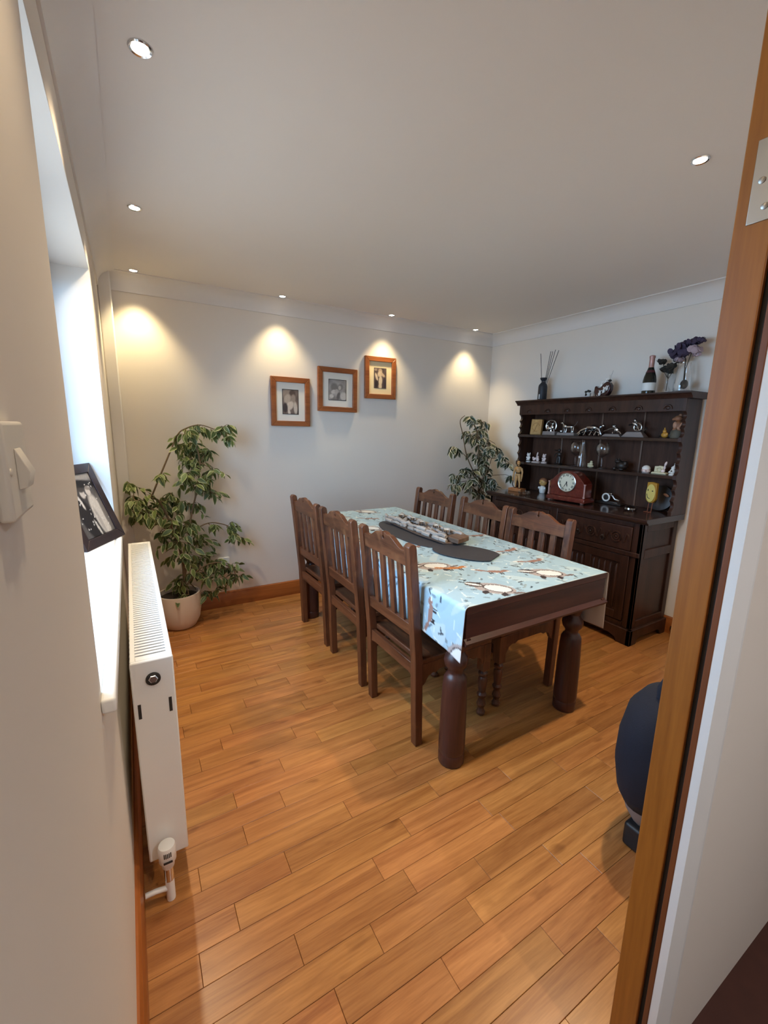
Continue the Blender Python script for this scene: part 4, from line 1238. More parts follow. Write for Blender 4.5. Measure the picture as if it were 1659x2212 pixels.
# heart shaped vase with white mice
r = item('heart_vase', 'maroon heart-shaped vase with white mice on top of the dresser', 'vase', -1.345, TOPZ, 3.24)
hp = [(-0.055, 0.088), (-0.064, 0.075), (-0.066, 0.045), (-0.055, 0.012), (-0.030, 0.0), (0.022, 0.0), (0.050, 0.018), (0.066, 0.052), (0.066, 0.082), (0.052, 0.104), (0.030, 0.112), (0.006, 0.098), (-0.014, 0.072), (-0.030, 0.070), (-0.044, 0.076)]
m = MB(); m.prism(hp, 'y', -0.022, 0.022); P_(r, 'body', m_maroon, m, bevel=0.008, seg=3)
def mouse(x, z, s=1.0, y=-0.03):
    m = MB(); m.ball((x, y, z), (0.012 * s, 0.010 * s, 0.015 * s), 10); m.ball((x + 0.004 * s, y, z + 0.018 * s), 0.009 * s, 10)
    for e in (-1, 1):
        m.ball((x + 0.004 * s + e * 0.008 * s, y, z + 0.027 * s), (0.005 * s, 0.002 * s, 0.005 * s), 8)
    m.tube([(x, y, z - 0.012 * s), (x - 0.02 * s, y - 0.004, z - 0.016 * s), (x - 0.028 * s, y, z - 0.004 * s)], 0.0015 * s, 5)
    return m
for x, z, s, y in ((-0.010, 0.022, 0.9, -0.030), (0.022, 0.042, 1.0, -0.030), (0.044, 0.056, 0.8, -0.028), (-0.018, 0.088, 1.0, -0.004), (0.014, 0.108, 1.0, 0.0)):
    P_(r, 'mouse', m_china, mouse(x, z, s, y))
m = MB(); m.ball((0.044, 0, 0.118), (0.014, 0.012, 0.010), 8); m.tube([(0.044, 0, 0.12), (0.05, 0, 0.15), (0.062, 0, 0.19)], 0.0008, 5); m.tube([(0.044, 0, 0.12), (0.04, 0, 0.16)], 0.0008, 5); P_(r, 'twig', m_petaldark, m)
# champagne bottle with dried roses
r = item('champagne_bottle', 'dark champagne bottle with white label on top of the dresser', 'bottle', -1.70, TOPZ, 3.205)
m = MB(); m.lathe([(0.038, 0), (0.041, 0.004), (0.041, 0.090), (0.036, 0.118), (0.022, 0.160), (0.0155, 0.182)], 26); P_(r, 'bottle', m_bottle, m)
m = MB(); m.lathe([(0.0185, 0.165), (0.0165, 0.185), (0.0165, 0.235), (0.019, 0.240), (0.018, 0.252), (0.008, 0.256)], 20); P_(r, 'foil', m_foil, m)
m = MB(); m.lathe([(0.0288, 0.140), (0.0190, 0.165), (0.0195, 0.166), (0.0295, 0.141)], 20, cap=False); P_(r, 'neck_band', m_wine, m)
m = MB(); m.lathe([(0.0415, 0.022), (0.0415, 0.074)], 26, cap=False); P_(r, 'label', m_label, m)


def rose(c, s, r_, seed):
    """a dried rose head: curled petal shells round a bud"""
    rr = random.Random(seed)
    m = MB()
    m.ball(c, (0.4 * s, 0.4 * s, 0.5 * s), 8)
    for k in range(16):
        a = k * 2.4; t = 0.35 + 0.045 * k
        R = Euler((0.5 + 0.09 * k, rr.uniform(-0.3, 0.3), a))
        n = R.to_matrix() @ Vector((0, 0, 1))
        cc = Vector(c) + Vector((math.cos(a), math.sin(a), 0)) * s * t * 0.8 + Vector((0, 0, rr.uniform(-0.25, 0.25) * s))
        m.ball(cc, (0.42 * s, 0.06 * s, 0.40 * s), 7, Euler((rr.uniform(-0.9, 0.9), rr.uniform(-0.9, 0.9), a + PI / 2 + rr.uniform(-0.5, 0.5))))
    return m


r = item('dried_rose_spray', 'dark dried roses in a slim glass bud vase beside the champagne bottle', 'dried flowers', -1.775, TOPZ, 3.285)
m = MB(); m.lathe([(0.017, 0), (0.019, 0.003), (0.024, 0.016), (0.024, 0.026), (0.015, 0.044), (0.009, 0.062), (0.0105, 0.095), (0.019, 0.122), (0.0175, 0.122), (0.009, 0.095), (0.0075, 0.062)], 20, cap=False); P_(r, 'bud_vase', m_glass, m)
m = MB()
for x, z in ((-0.045, 0.215), (0.045, 0.205), (0.0, 0.165), (-0.02, 0.15)):
    m.tube([(0.0, 0, 0.02), (0.002, 0, 0.10), (x * 0.5, 0, 0.14), (x, 0, z)], 0.0022, 6)
P_(r, 'stem', m_petaldark, m)
for q, (x, y, z, s) in enumerate(((-0.048, -0.01, 0.218, 0.030), (0.050, 0.0, 0.215, 0.030), (0.018, -0.01, 0.178, 0.034), (-0.020, -0.01, 0.166, 0.032), (0.002, 0.01, 0.150, 0.026))):
    P_(r, 'rose_head', m_petaldark, rose((x, y, z), s * 1.12, 0, q))
# glass vase with purple dried flowers
r = item('flower_vase', 'clear glass vase with dried purple and mauve roses on the right end of the dresser', 'vase', -1.895, TOPZ, 3.235)
m = MB(); m.lathe([(0.046, 0), (0.049, 0.004), (0.051, 0.05), (0.044, 0.12), (0.034, 0.165), (0.036, 0.188), (0.034, 0.188), (0.032, 0.165), (0.042, 0.12), (0.049, 0.05), (0.046, 0.012), (0.006, 0.010)], 28, cap=False); P_(r, 'vase', m_glass, m)
m = MB(); m.tube([(0.006, 0, 0.03), (0.004, 0, 0.12), (0.0, 0, 0.21), (-0.02, 0, 0.25)], 0.003, 6); m.tube([(0.014, 0, 0.03), (0.008, 0, 0.15), (0.03, 0, 0.25)], 0.0025, 6); P_(r, 'stem', m_petaldark, m)
m = MB(); m.ball((0.012, 0, 0.052), (0.024, 0.022, 0.030), 9); m.ball((-0.004, 0.004, 0.040), (0.016, 0.016, 0.014), 9); P_(r, 'fallen_leaves', m_petaldark, m)
for q, (x, y, z, s, mt) in enumerate(((-0.050, -0.01, 0.250, 0.046, m_petalpurple), (-0.022, -0.012, 0.292, 0.044, m_petalpurple), (0.030, -0.005, 0.308, 0.040, m_petalpurple), (0.074, 0.0, 0.316, 0.026, m_petalpurple), (0.050, -0.01, 0.262, 0.042, m_petalwhite), (-0.006, -0.02, 0.245, 0.036, m_petalpurple), (-0.03, -0.01, 0.212, 0.026, m_petalwhite), (0.062, 0.0, 0.232, 0.022, m_petalwhite))):
    P_(r, 'rose_head', mt, rose((x, y, z), s * 1.22, 0, 20 + q))

# upper shelf
Z1 = 1.3885; XS = 3.225
r = item('carved_plaque', 'tan carved wooden plaque at the left end of the upper shelf', 'plaque', -0.735, Z1, 3.25, rz=0.12)
m = MB(); m.prism([(-0.056, 0), (0.052, 0), (0.062, 0.132), (0.04, 0.136), (0.0, 0.134), (-0.045, 0.137)], 'y', -0.016, 0.016); P_(r, 'block', m_tan, m, bevel=0.005)
m = MB(); m.ring((0.004, -0.017, 0.066), 0.036, 0.003, Euler((PI / 2, 0, 0)), 22, 6, 0.3, 5.2); m.tube([(-0.02, -0.017, 0.02), (0.0, -0.018, 0.05), (0.012, -0.018, 0.085), (0.03, -0.017, 0.10)], 0.003, 6); P_(r, 'carving', m_tan, m)
SG = 'silver figurines on the upper shelf'


def plinth(w, d, h, t=0.85):
    m = MB()
    vs = [(-w / 2, -d / 2, 0), (w / 2, -d / 2, 0), (w / 2, d / 2, 0), (-w / 2, d / 2, 0)] + [(-w / 2 * t, -d / 2 * t, h), (w / 2 * t, -d / 2 * t, h), (w / 2 * t, d / 2 * t, h), (-w / 2 * t, d / 2 * t, h)]
    m.add(vs, [(0, 3, 2, 1), (4, 5, 6, 7), (0, 1, 5, 4), (1, 2, 6, 5), (2, 3, 7, 6), (3, 0, 4, 7)])
    return m


r = item('silver_figurine', 'silver figurine framed by a round hoop on a grey plinth', 'figurine', -0.912, Z1, XS, SG)
P_(r, 'plinth', m_plinth, plinth(0.115, 0.06, 0.028, 0.95), bevel=0.003)
m = MB(); m.ring((0, 0, 0.068), 0.046, 0.006, Euler((PI / 2, 0, 0)), 26, 8, -0.6, PI + 0.6)
m.ball((-0.012, -0.008, 0.050), (0.022, 0.012, 0.018), 10); m.ball((0.016, -0.008, 0.058), (0.014, 0.010, 0.020), 10); m.ball((0.020, -0.01, 0.084), 0.010, 10); m.ball((-0.026, -0.01, 0.070), 0.010, 10)
m.tube([(-0.03, 0, 0.028), (-0.02, 0, 0.05)], 0.005, 6); m.tube([(0.03, 0, 0.028), (0.02, 0, 0.05)], 0.005, 6); m.tube([(0, 0, 0.028), (0, 0, 0.05)], 0.006, 6); m.tube([(-0.03, 0, 0.10), (0, 0, 0.086), (0.03, 0, 0.10)], 0.004, 6)
P_(r, 'figure', m_silver, m)
r = item('silver_figurine', 'silver hunting dog figurine with raised tail on a wide plinth', 'figurine', -1.078, Z1, XS, SG)
P_(r, 'plinth', m_plinth, plinth(0.150, 0.06, 0.020, 0.92), bevel=0.003)
m = MB(); m.ball((0.008, 0, 0.062), (0.040, 0.013, 0.014), 12); m.ball((-0.022, 0, 0.066), (0.018, 0.013, 0.018), 10); m.tube([(-0.03, 0, 0.07), (-0.045, 0, 0.088)], [0.010, 0.008], 8); m.ball((-0.052, 0, 0.090), (0.014, 0.008, 0.009), 10)
m.tube([(0.046, 0, 0.066), (0.062, 0, 0.078), (0.076, 0, 0.100)], [0.004, 0.003, 0.002], 6)
for x in (-0.03, -0.016, 0.03, 0.042):
    m.tube([(x, 0.006 if x in (-0.016, 0.042) else -0.006, 0.058), (x + 0.003, 0, 0.038), (x, 0, 0.02)], [0.006, 0.004, 0.004], 6)
m.ball((-0.055, 0, 0.030), 0.010, 8); m.ball((0.05, -0.01, 0.028), 0.009, 8)
P_(r, 'figure', m_silver, m)
r = item('silver_figurine', 'low silver openwork figurine without a plinth, middle of the upper shelf', 'figurine', -1.28, Z1, XS, SG)
m = MB()
m.tube([(-0.092, -0.01, 0.012), (-0.06, -0.01, 0.036), (-0.01, -0.01, 0.056), (0.04, -0.01, 0.062), (0.075, -0.01, 0.044), (0.092, -0.01, 0.012)], [0.005, 0.009, 0.012, 0.012, 0.010, 0.006], 8)
m.tube([(-0.085, 0.01, 0.010), (-0.05, 0.012, 0.028), (0.02, 0.012, 0.040), (0.085, 0.01, 0.012)], 0.007, 8)
for x in (-0.075, -0.035, 0.01, 0.045, 0.08):
    m.tube([(x, -0.022, 0.005), (x + 0.006, -0.01, 0.03), (x, 0.02, 0.005)], 0.005, 6)
m.ball((0.03, -0.01, 0.058), (0.030, 0.016, 0.018), 10); m.ball((-0.025, -0.01, 0.050), (0.020, 0.014, 0.012), 10); m.tube([(0.06, 0, 0.05), (0.08, 0, 0.068), (0.096, 0, 0.072)], 0.005, 6); m.ball((0.096, 0, 0.072), 0.012, 12)
P_(r, 'figure', m_silver, m)
r = item('silver_figurine', 'silver crouching marksman figurine on a shallow plinth', 'figurine', -1.472, Z1, XS, SG)
P_(r, 'plinth', m_plinth, plinth(0.135, 0.06, 0.018, 0.70), bevel=0.003)
m = MB(); m.ball((0.020, 0, 0.046), (0.016, 0.012, 0.020), 10, Euler((0, -0.5, 0))); m.ball((0.0, 0, 0.068), 0.011, 10); m.tube([(0.022, 0, 0.035), (0.042, 0, 0.030), (0.052, 0, 0.018)], [0.008, 0.006, 0.005], 6); m.tube([(0.014, 0, 0.032), (-0.004, 0, 0.032), (-0.006, 0, 0.018)], [0.008, 0.006, 0.005], 6)
m.tube([(0.010, -0.008, 0.055), (-0.02, -0.012, 0.050), (-0.034, -0.012, 0.046)], [0.006, 0.004, 0.004], 6); m.tube([(0.0, -0.012, 0.052), (-0.06, -0.014, 0.034)], 0.0035, 6); m.ball((0.0, 0, 0.074), (0.017, 0.014, 0.005), 10)
P_(r, 'figure', m_silver, m)
r = item('silver_figurine', 'tallest silver figurine, a rider on a big wheel above a sloping plinth', 'figurine', -1.634, Z1, XS, SG)
P_(r, 'plinth', m_plinth, plinth(0.150, 0.06, 0.034, 0.60), bevel=0.003)
m = MB(); m.ring((0.014, 0, 0.062), 0.024, 0.005, Euler((PI / 2, 0, 0)), 22, 8)
for k in range(3):
    a = k * PI / 3; m.tube([(0.014 - 0.024 * math.cos(a), 0, 0.062 - 0.024 * math.sin(a)), (0.014 + 0.024 * math.cos(a), 0, 0.062 + 0.024 * math.sin(a))], 0.002, 5)
m.ball((-0.006, 0, 0.084), (0.020, 0.012, 0.012), 10, Euler((0, 0.5, 0))); m.ball((-0.008, 0, 0.106), 0.010, 10); m.tube([(-0.02, 0, 0.08), (-0.045, 0, 0.076)], 0.005, 6); m.tube([(0.0, 0, 0.092), (0.02, 0, 0.100), (0.036, 0, 0.090)], 0.005, 6); m.tube([(0.06, 0, 0.050), (0.078, 0, 0.058)], 0.007, 6); m.tube([(0.03, 0, 0.045), (0.06, 0, 0.050)], 0.004, 6)
P_(r, 'figure', m_silver, m)
r = item('amber_figurine', 'small amber and black figurine beside the brown figure on the upper shelf', 'figurine', -1.838, Z1, XS)
m = MB(); m.ball((0, 0, 0.020), (0.024, 0.020, 0.020), 10); m.ball((-0.004, 0, 0.044), (0.012, 0.011, 0.014), 10); m.tube([(-0.004, 0, 0.05), (-0.006, 0, 0.070)], [0.007, 0.002], 6); m.ball((0.016, -0.010, 0.026), (0.010, 0.008, 0.010), 8); P_(r, 'figure', m_amber, m)
m = MB(); m.tube([(-0.016, 0.004, 0.014), (-0.036, 0.004, 0.012), (-0.046, 0.004, 0.003)], [0.008, 0.005, 0.004], 6); m.ball((0.026, 0.008, 0.018), (0.014, 0.014, 0.018), 8); P_(r, 'dark_rock', m_bronze, m)  # dark pieces beside and behind the amber figure
r = item('seated_figurine', 'brown seated animal figurine in a hat at the right end of the upper shelf', 'figurine', -1.915, Z1, XS)
m = MB(); m.lathe([(0.040, 0), (0.042, 0.006), (0.040, 0.045), (0.030, 0.058), (0.010, 0.062)], 18); P_(r, 'rock_base', m_olive, m)
m = MB(); m.ball((0.0, -0.004, 0.082), (0.030, 0.024, 0.032), 12); m.ball((-0.004, -0.006, 0.128), (0.026, 0.022, 0.020), 12); m.ball((-0.026, -0.010, 0.124), (0.014, 0.012, 0.010), 8); m.ball((0.004, 0.0, 0.148), (0.012, 0.010, 0.012), 8); m.ball((-0.010, -0.02, 0.056), (0.016, 0.014, 0.012), 8); m.ball((0.018, -0.02, 0.056), (0.016, 0.014, 0.012), 8); P_(r, 'figure', m_brownres, m)
m = MB(); m.ball((-0.010, -0.024, 0.085), (0.014, 0.010, 0.024), 10); m.tube([(0.012, -0.026, 0.060), (0.024, -0.024, 0.085), (0.030, -0.02, 0.10)], 0.005, 6); m.ball((0.016, -0.03, 0.066), (0.010, 0.008, 0.010), 8); P_(r, 'waistcoat', m_pinkres, m)

for o in COL.objects:
    if o.get('group') == SG:
        o.scale = (1.12, 1.12, 1.12)

# lower shelf
Z2 = 1.1455


def little(r, mat, s=1.0, arms=True):
    m = MB(); m.ball((0, 0, 0.024 * s), (0.015 * s, 0.013 * s, 0.017 * s), 10); m.ball((0, -0.002, 0.052 * s), (0.017 * s, 0.015 * s, 0.016 * s), 12)
    m.ball((-0.009 * s, -0.006, 0.012 * s), (0.008 * s, 0.010 * s, 0.007 * s), 8); m.ball((0.009 * s, -0.006, 0.012 * s), (0.008 * s, 0.010 * s, 0.007 * s), 8)
    m.ball((-0.016 * s, -0.004, 0.030 * s), (0.006 * s, 0.006 * s, 0.010 * s), 8); m.ball((0.016 * s, -0.004, 0.030 * s), (0.006 * s, 0.006 * s, 0.010 * s), 8)
    for e in (-1, 1):
        m.ball((e * 0.012 * s, 0, 0.066 * s), (0.006 * s, 0.004 * s, 0.006 * s), 8)
    return m


r = item('china_figurine', 'small white china figurine at the left end of the lower shelf', 'figurine', -0.695, Z2, XS)
m = MB(); m.lathe([(0.022, 0), (0.022, 0.006), (0.012, 0.009)], 14); P_(r, 'base', m_china, m)
P_(r, 'figure', m_china, little(r, m_china, 1.05)).location = (0, 0, 0.006)
m = MB(); m.ball((0, 0.004, 0.074), (0.014, 0.014, 0.008), 8); P_(r, 'dark_hair', m_bronze, m)
r = item('china_figurine', 'pink china figurine group with a tall rabbit ear on the lower shelf', 'figurine', -0.782, Z2, XS)
m = MB(); m.lathe([(0.040, 0), (0.041, 0.006), (0.030, 0.010)], 18); P_(r, 'base', m_pinkwhite, m)
m = MB(); m.ball((0.016, 0, 0.026), (0.015, 0.013, 0.018), 10); m.ball((0.016, -0.002, 0.048), 0.012, 10); m.ball((0.008, 0, 0.072), (0.007, 0.005, 0.020), 8, Euler((0, 0.25, 0))); m.ball((-0.020, 0, 0.028), (0.020, 0.012, 0.014), 10, Euler((0, -0.4, 0))); m.ball((-0.034, 0, 0.038), 0.010, 8); m.tube([(-0.01, 0, 0.03), (0.004, 0, 0.045), (0.006, 0, 0.06)], 0.006, 6); P_(r, 'figure', m_pinkwhite, m)
r = item('china_figurine', 'pink china bear figurine, third from the left on the lower shelf', 'figurine', -0.868, Z2, XS)
m = MB(); m.lathe([(0.026, 0), (0.027, 0.008), (0.018, 0.012)], 14); P_(r, 'base', m_pinkwhite, m)
P_(r, 'figure', m_pinkwhite, little(r, m_pinkwhite, 1.0)).location = (0, 0, 0.008)
r = item('bronze_figurine', 'dark bronze standing figurine beside the wine glass on the lower shelf', 'figurine', -1.015, Z2, XS)
m = MB(); m.lathe([(0.030, 0), (0.032, 0.006), (0.022, 0.012)], 14); m.tube([(0.01, 0, 0.01), (0.012, 0, 0.05), (0.004, 0, 0.07)], [0.010, 0.012, 0.014], 8); m.tube([(-0.012, 0, 0.01), (-0.010, 0, 0.05), (0, 0, 0.07)], [0.010, 0.012, 0.014], 8); m.ball((0, 0, 0.085), (0.020, 0.014, 0.022), 10); m.ball((0.002, -0.002, 0.118), 0.013, 10)
m.tube([(-0.015, 0, 0.095), (-0.034, -0.006, 0.085), (-0.040, -0.008, 0.062)], 0.006, 6); m.tube([(0.016, 0, 0.095), (0.026, -0.010, 0.078), (0.010, -0.020, 0.072)], 0.006, 6); m.tube([(-0.02, 0, 0.115), (-0.045, 0, 0.118)], 0.005, 6); P_(r, 'figure', m_bronze, m)


def wineglass(r):
    m = MB(); m.lathe([(0.030, 0.0), (0.030, 0.002), (0.010, 0.006), (0.004, 0.012), (0.0055, 0.03), (0.0075, 0.05), (0.0055, 0.068), (0.004, 0.078), (0.010, 0.086)], 20, cap=False); P_(r, 'stem', m_glass, m)
    m = MB(); m.lathe([(0.004, 0.086), (0.022, 0.092), (0.040, 0.112), (0.0485, 0.142), (0.046, 0.172), (0.036, 0.198), (0.0345, 0.198), (0.0445, 0.172), (0.047, 0.142), (0.0385, 0.113)], 26, cap=False); P_(r, 'bowl', m_glass, m)


r = item('wine_glass', 'large clear balloon wine glass left of the decanter on the lower shelf', 'wine glass', -1.175, Z2, XS, 'balloon wine glasses on the dresser'); wineglass(r)
r = item('wine_glass', 'large clear balloon wine glass right of the decanter on the lower shelf', 'wine glass', -1.405, Z2, XS, 'balloon wine glasses on the dresser'); wineglass(r)
r = item('decanter', 'tall tapering glass decanter between the two wine glasses', 'decanter', -1.252, Z2, 3.20)
m = MB(); m.lathe([(0.034, 0), (0.036, 0.003), (0.035, 0.02), (0.028, 0.09), (0.018, 0.15), (0.014, 0.175), (0.013, 0.205), (0.017, 0.215), (0.015, 0.215), (0.011, 0.205), (0.012, 0.175), (0.026, 0.09), (0.032, 0.02), (0.004, 0.014)], 22, cap=False); P_(r, 'body', m_glass, m)
m = MB(); m.box(-0.008, 0.009, -0.034, -0.031, 0.070, 0.086); P_(r, 'label', m_label, m, smooth=0)
r = item('resin_figurine', 'tiny cream resin figurine at the foot of the right wine glass', 'figurine', -1.332, Z2, 3.20)
m = MB(); m.ball((0, 0, 0.012), (0.026, 0.018, 0.012), 10); m.ball((0.004, 0, 0.030), (0.016, 0.014, 0.012), 10); m.ball((0.006, 0, 0.046), (0.010, 0.010, 0.009), 8); m.ball((-0.014, -0.006, 0.026), (0.008, 0.008, 0.008), 8); P_(r, 'figure', m_cream, m)
r = item('frog_ornament', 'dark bronze frog-shaped ornament right of the glasses on the lower shelf', 'ornament', -1.562, Z2, XS)
m = MB(); m.ball((0.006, 0, 0.034), (0.044, 0.036, 0.034), 14); m.ball((-0.016, -0.016, 0.064), (0.024, 0.022, 0.016), 12); m.ball((-0.026, -0.024, 0.078), 0.008, 8); m.ball((-0.006, -0.026, 0.080), 0.008, 8); m.ball((-0.034, -0.024, 0.012), (0.014, 0.016, 0.012), 8); m.ball((0.02, -0.034, 0.010), (0.018, 0.012, 0.010), 8); m.ball((0.036, -0.01, 0.05), (0.018, 0.02, 0.02), 8); P_(r, 'body', m_bronze, m)
r = item('trinket_box', 'small round pink trinket box with white lid on the lower shelf', 'trinket box', -1.746, Z2, XS)
m = MB(); m.lathe([(0.022, 0), (0.028, 0.006), (0.029, 0.018), (0.024, 0.026)], 18); P_(r, 'box', m_pinkwhite, m)
m = MB(); m.lathe([(0.027, 0.026), (0.027, 0.034), (0.018, 0.046), (0.006, 0.051)], 18); P_(r, 'lid', m_china, m)
m = MB(); m.ball((-0.012, -0.026, 0.014), (0.007, 0.003, 0.006), 8); m.ball((0.012, -0.026, 0.014), (0.007, 0.003, 0.006), 8); P_(r, 'painted_heart', m_foil, m)
r = item('resin_figurine', 'cream resin cottage scene figurine near the right end of the lower shelf', 'figurine', -1.842, Z2, XS)
m = MB(); m.prism([(-0.05, 0), (0.05, 0), (0.048, 0.008), (0.036, 0.012), (-0.044, 0.012)], 'y', -0.028, 0.028); P_(r, 'base', m_cream, m, bevel=0.003)
m = MB(); m.prism([(-0.040, 0.012), (0.016, 0.012), (0.018, 0.052), (-0.010, 0.056), (-0.014, 0.052), (-0.038, 0.050)], 'y', -0.006, 0.016); m.ring((-0.008, -0.010, 0.028), 0.014, 0.004, Euler((PI / 2, 0, 0)), 16, 6); P_(r, 'wall', m_cream, m, bevel=0.003)
m = MB(); m.ball((0.026, -0.004, 0.044), (0.008, 0.008, 0.014), 8); m.ball((0.030, -0.004, 0.070), (0.008, 0.006, 0.018), 8, Euler((0, 0.3, 0))); m.ball((0.022, -0.012, 0.022), (0.014, 0.012, 0.012), 8); P_(r, 'figure', m_pinkwhite, m)
r = item('china_figurine', 'white china figurine at the right end of the lower shelf', 'figurine', -1.918, Z2, XS)
m = MB(); m.lathe([(0.020, 0), (0.020, 0.006), (0.012, 0.009)], 14); P_(r, 'base', m_china, m)
m = MB(); m.ball((0, 0, 0.024), (0.017, 0.014, 0.018), 10); m.ball((0.003, 0, 0.046), (0.013, 0.012, 0.013), 10); m.tube([(0.006, 0, 0.055), (0.012, 0, 0.068)], 0.005, 6); m.ball((0.013, 0, 0.072), 0.007, 8); m.ball((-0.012, -0.010, 0.018), 0.008, 8); P_(r, 'figure', m_china, m)
m = MB(); m.ball((0.0, -0.0135, 0.026), (0.006, 0.002, 0.006), 8); P_(r, 'bow', m_olive, m)

# counter of the dresser
ZC = DZ + 0.0005
r = item('wooden_mannequin', 'jointed beech wood mannequin standing on a pine block', 'mannequin', -0.70, ZC, 3.10, rz=0.1)
m = MB(); m.box(-0.068, 0.068, -0.04, 0.04, 0, 0.028); P_(r, 'block', m_block, m, bevel=0.003)
m = MB()
m.tube([(-0.022, 0, 0.028), (-0.021, 0, 0.075), (-0.018, 0, 0.10)], [0.006, 0.008, 0.012], 10); m.tube([(0.022, 0, 0.028), (0.021, 0, 0.075), (0.018, 0, 0.10)], [0.006, 0.008, 0.012], 10)
m.tube([(-0.018, 0, 0.098), (-0.014, 0, 0.145)], [0.013, 0.015], 10); m.tube([(0.018, 0, 0.098), (0.014, 0, 0.145)], [0.013, 0.015], 10)
m.ball((0, 0, 0.150), (0.028, 0.018, 0.018), 12); m.ball((0, 0, 0.170), (0.018, 0.014, 0.012), 10); m.tube([(0, 0, 0.172), (0, 0, 0.20), (0, 0, 0.218)], [0.020, 0.030, 0.020], 12); m.ball((0, 0, 0.212), (0.034, 0.016, 0.014), 10)
m.tube([(0, 0, 0.22), (0, 0, 0.238)], 0.007, 8); m.ball((0, -0.002, 0.254), (0.016, 0.018, 0.021), 12); m.ball((0, -0.019, 0.252), (0.004, 0.005, 0.005), 6)
for e in (-1, 1):
    m.tube([(e * 0.034, 0, 0.210), (e * 0.044, 0, 0.175), (e * 0.045, -0.004, 0.150)], [0.010, 0.009, 0.007], 8); m.tube([(e * 0.045, -0.004, 0.150), (e * 0.046, -0.01, 0.112)], [0.009, 0.006], 8); m.ball((e * 0.046, -0.012, 0.102), (0.006, 0.008, 0.011), 8)
P_(r, 'figure', m_manne, m, smooth=60)
m = MB(); m.lathe([(0.012, 0), (0.012, 0.006)], 10, (-0.022, 0, 0.028)); m.lathe([(0.012, 0), (0.012, 0.006)], 10, (0.022, 0, 0.028)); m.ring((0, 0, 0.166), 0.019, 0.004, None, 18, 6); m.ring((0, 0, 0.224), 0.009, 0.003, None, 14, 6); P_(r, 'joint', m_bronze, m)
m = MB(); m.tube([(-0.05, 0.0, 0.09), (-0.056, 0.0, 0.06), (-0.04, 0, 0.035)], 0.004, 6); m.tube([(-0.05, 0.0, 0.09), (-0.054, 0.0, 0.17)], 0.003, 6); P_(r, 'staff', m_petaldark, m)
r = item('glass_dish', 'small clear glass dish on the dresser counter in front of the mannequin', 'dish', -0.875, ZC, 3.00)
m = MB(); m.lathe([(0.040, 0), (0.046, 0.004), (0.052, 0.026), (0.049, 0.026), (0.044, 0.009), (0.004, 0.007)], 26, cap=False); P_(r, 'bowl', m_glass, m)
for k in range(3):
    a = k * 2.1; m = MB(); m.box(0.040, 0.056, -0.006, 0.006, 0.024, 0.029, T(rz=a)); P_(r, 'rest', m_glass, m)
for nm, Y, X, c in (('left one in white of the two round-faced wooden dolls beside the clock', -0.878, 3.225, m_china), ('right one of the two round-faced wooden dolls, partly behind the clock', -0.955, 3.265, m_pinkres)):
    r = item('wooden_doll', nm, 'doll', Y, ZC, X, 'wooden dolls beside the clock')
    m = MB(); m.lathe([(0.022, 0), (0.026, 0.01), (0.030, 0.035), (0.024, 0.055), (0.014, 0.064)], 16); m.ball((-0.030, -0.01, 0.045), (0.010, 0.010, 0.012), 8); m.ball((0.030, -0.01, 0.045), (0.010, 0.010, 0.012), 8); P_(r, 'body', c, m)
    m = MB(); m.ball((0, 0, 0.096), (0.036, 0.030, 0.034), 16); m.ball((0, -0.030, 0.092), (0.005, 0.005, 0.005), 8); P_(r, 'head', m_orange, m)
    m = MB(); m.ball((0.0, 0.004, 0.106), (0.038, 0.030, 0.030), 14); P_(r, 'hair', m_brownres, m)
    m = MB(); m.ball((-0.012, -0.0285, 0.100), (0.0035, 0.002, 0.0045), 8); m.ball((0.012, -0.0285, 0.100), (0.0035, 0.002, 0.0045), 8); P_(r, 'eye', m_inkblack, m)
# mantel clock
ck = item('mantel_clock', 'polished mahogany mantel clock with a round ivory dial on the dresser', 'clock', -1.285, ZC, 3.04, rz=0.06)
m = MB(); m.box(-0.165, 0.165, -0.060, 0.075, 0.008, 0.036); m.box(-0.158, 0.158, -0.055, 0.07, 0.034, 0.044); P_(ck, 'plinth', m_redwood, m, bevel=0.004)
m = MB()
sh_ = [(-0.145, 0.044), (0.145, 0.044), (0.145, 0.150), (0.128, 0.170), (0.098, 0.200), (0.070, 0.224), (0.040, 0.236), (0.0, 0.240), (-0.040, 0.236), (-0.070, 0.224), (-0.098, 0.200), (-0.128, 0.170), (-0.145, 0.150)]
m.prism(sh_, 'y', -0.045, 0.062); P_(ck, 'case', m_redwood, m, bevel=0.004)
for x in (-0.152, 0.152):
    m = MB(); m.lathe([(0.009, 0.046), (0.009, 0.056), (0.006, 0.060), (0.006, 0.140), (0.009, 0.144), (0.009, 0.152)], 14, (x, -0.048, 0)); P_(ck, 'column', m_foil, m)
for x in (-0.14, 0.14):
    m = MB(); m.lathe([(0.010, 0), (0.014, 0.004), (0.012, 0.009)], 12, (x, -0.045, 0)); P_(ck, 'foot', m_foil, m)
DCZ = 0.152
m = MB(); m.ring((0, -0.047, DCZ), 0.072, 0.005, Euler((PI / 2, 0, 0)), 36, 8); P_(ck, 'bezel', m_silver, m)
m = MB(); m.lathe([(0.070, 0), (0.070, 0.003), (0.03, 0.0042)], 36, mat=T(0, -0.046, DCZ, rx=PI / 2)); dial = P_(ck, 'dial', m_dial, m)
ROM = ['XII', 'I', 'II', 'III', 'IIII', 'V', 'VI', 'VII', 'VIII', 'IX', 'X', 'XI']
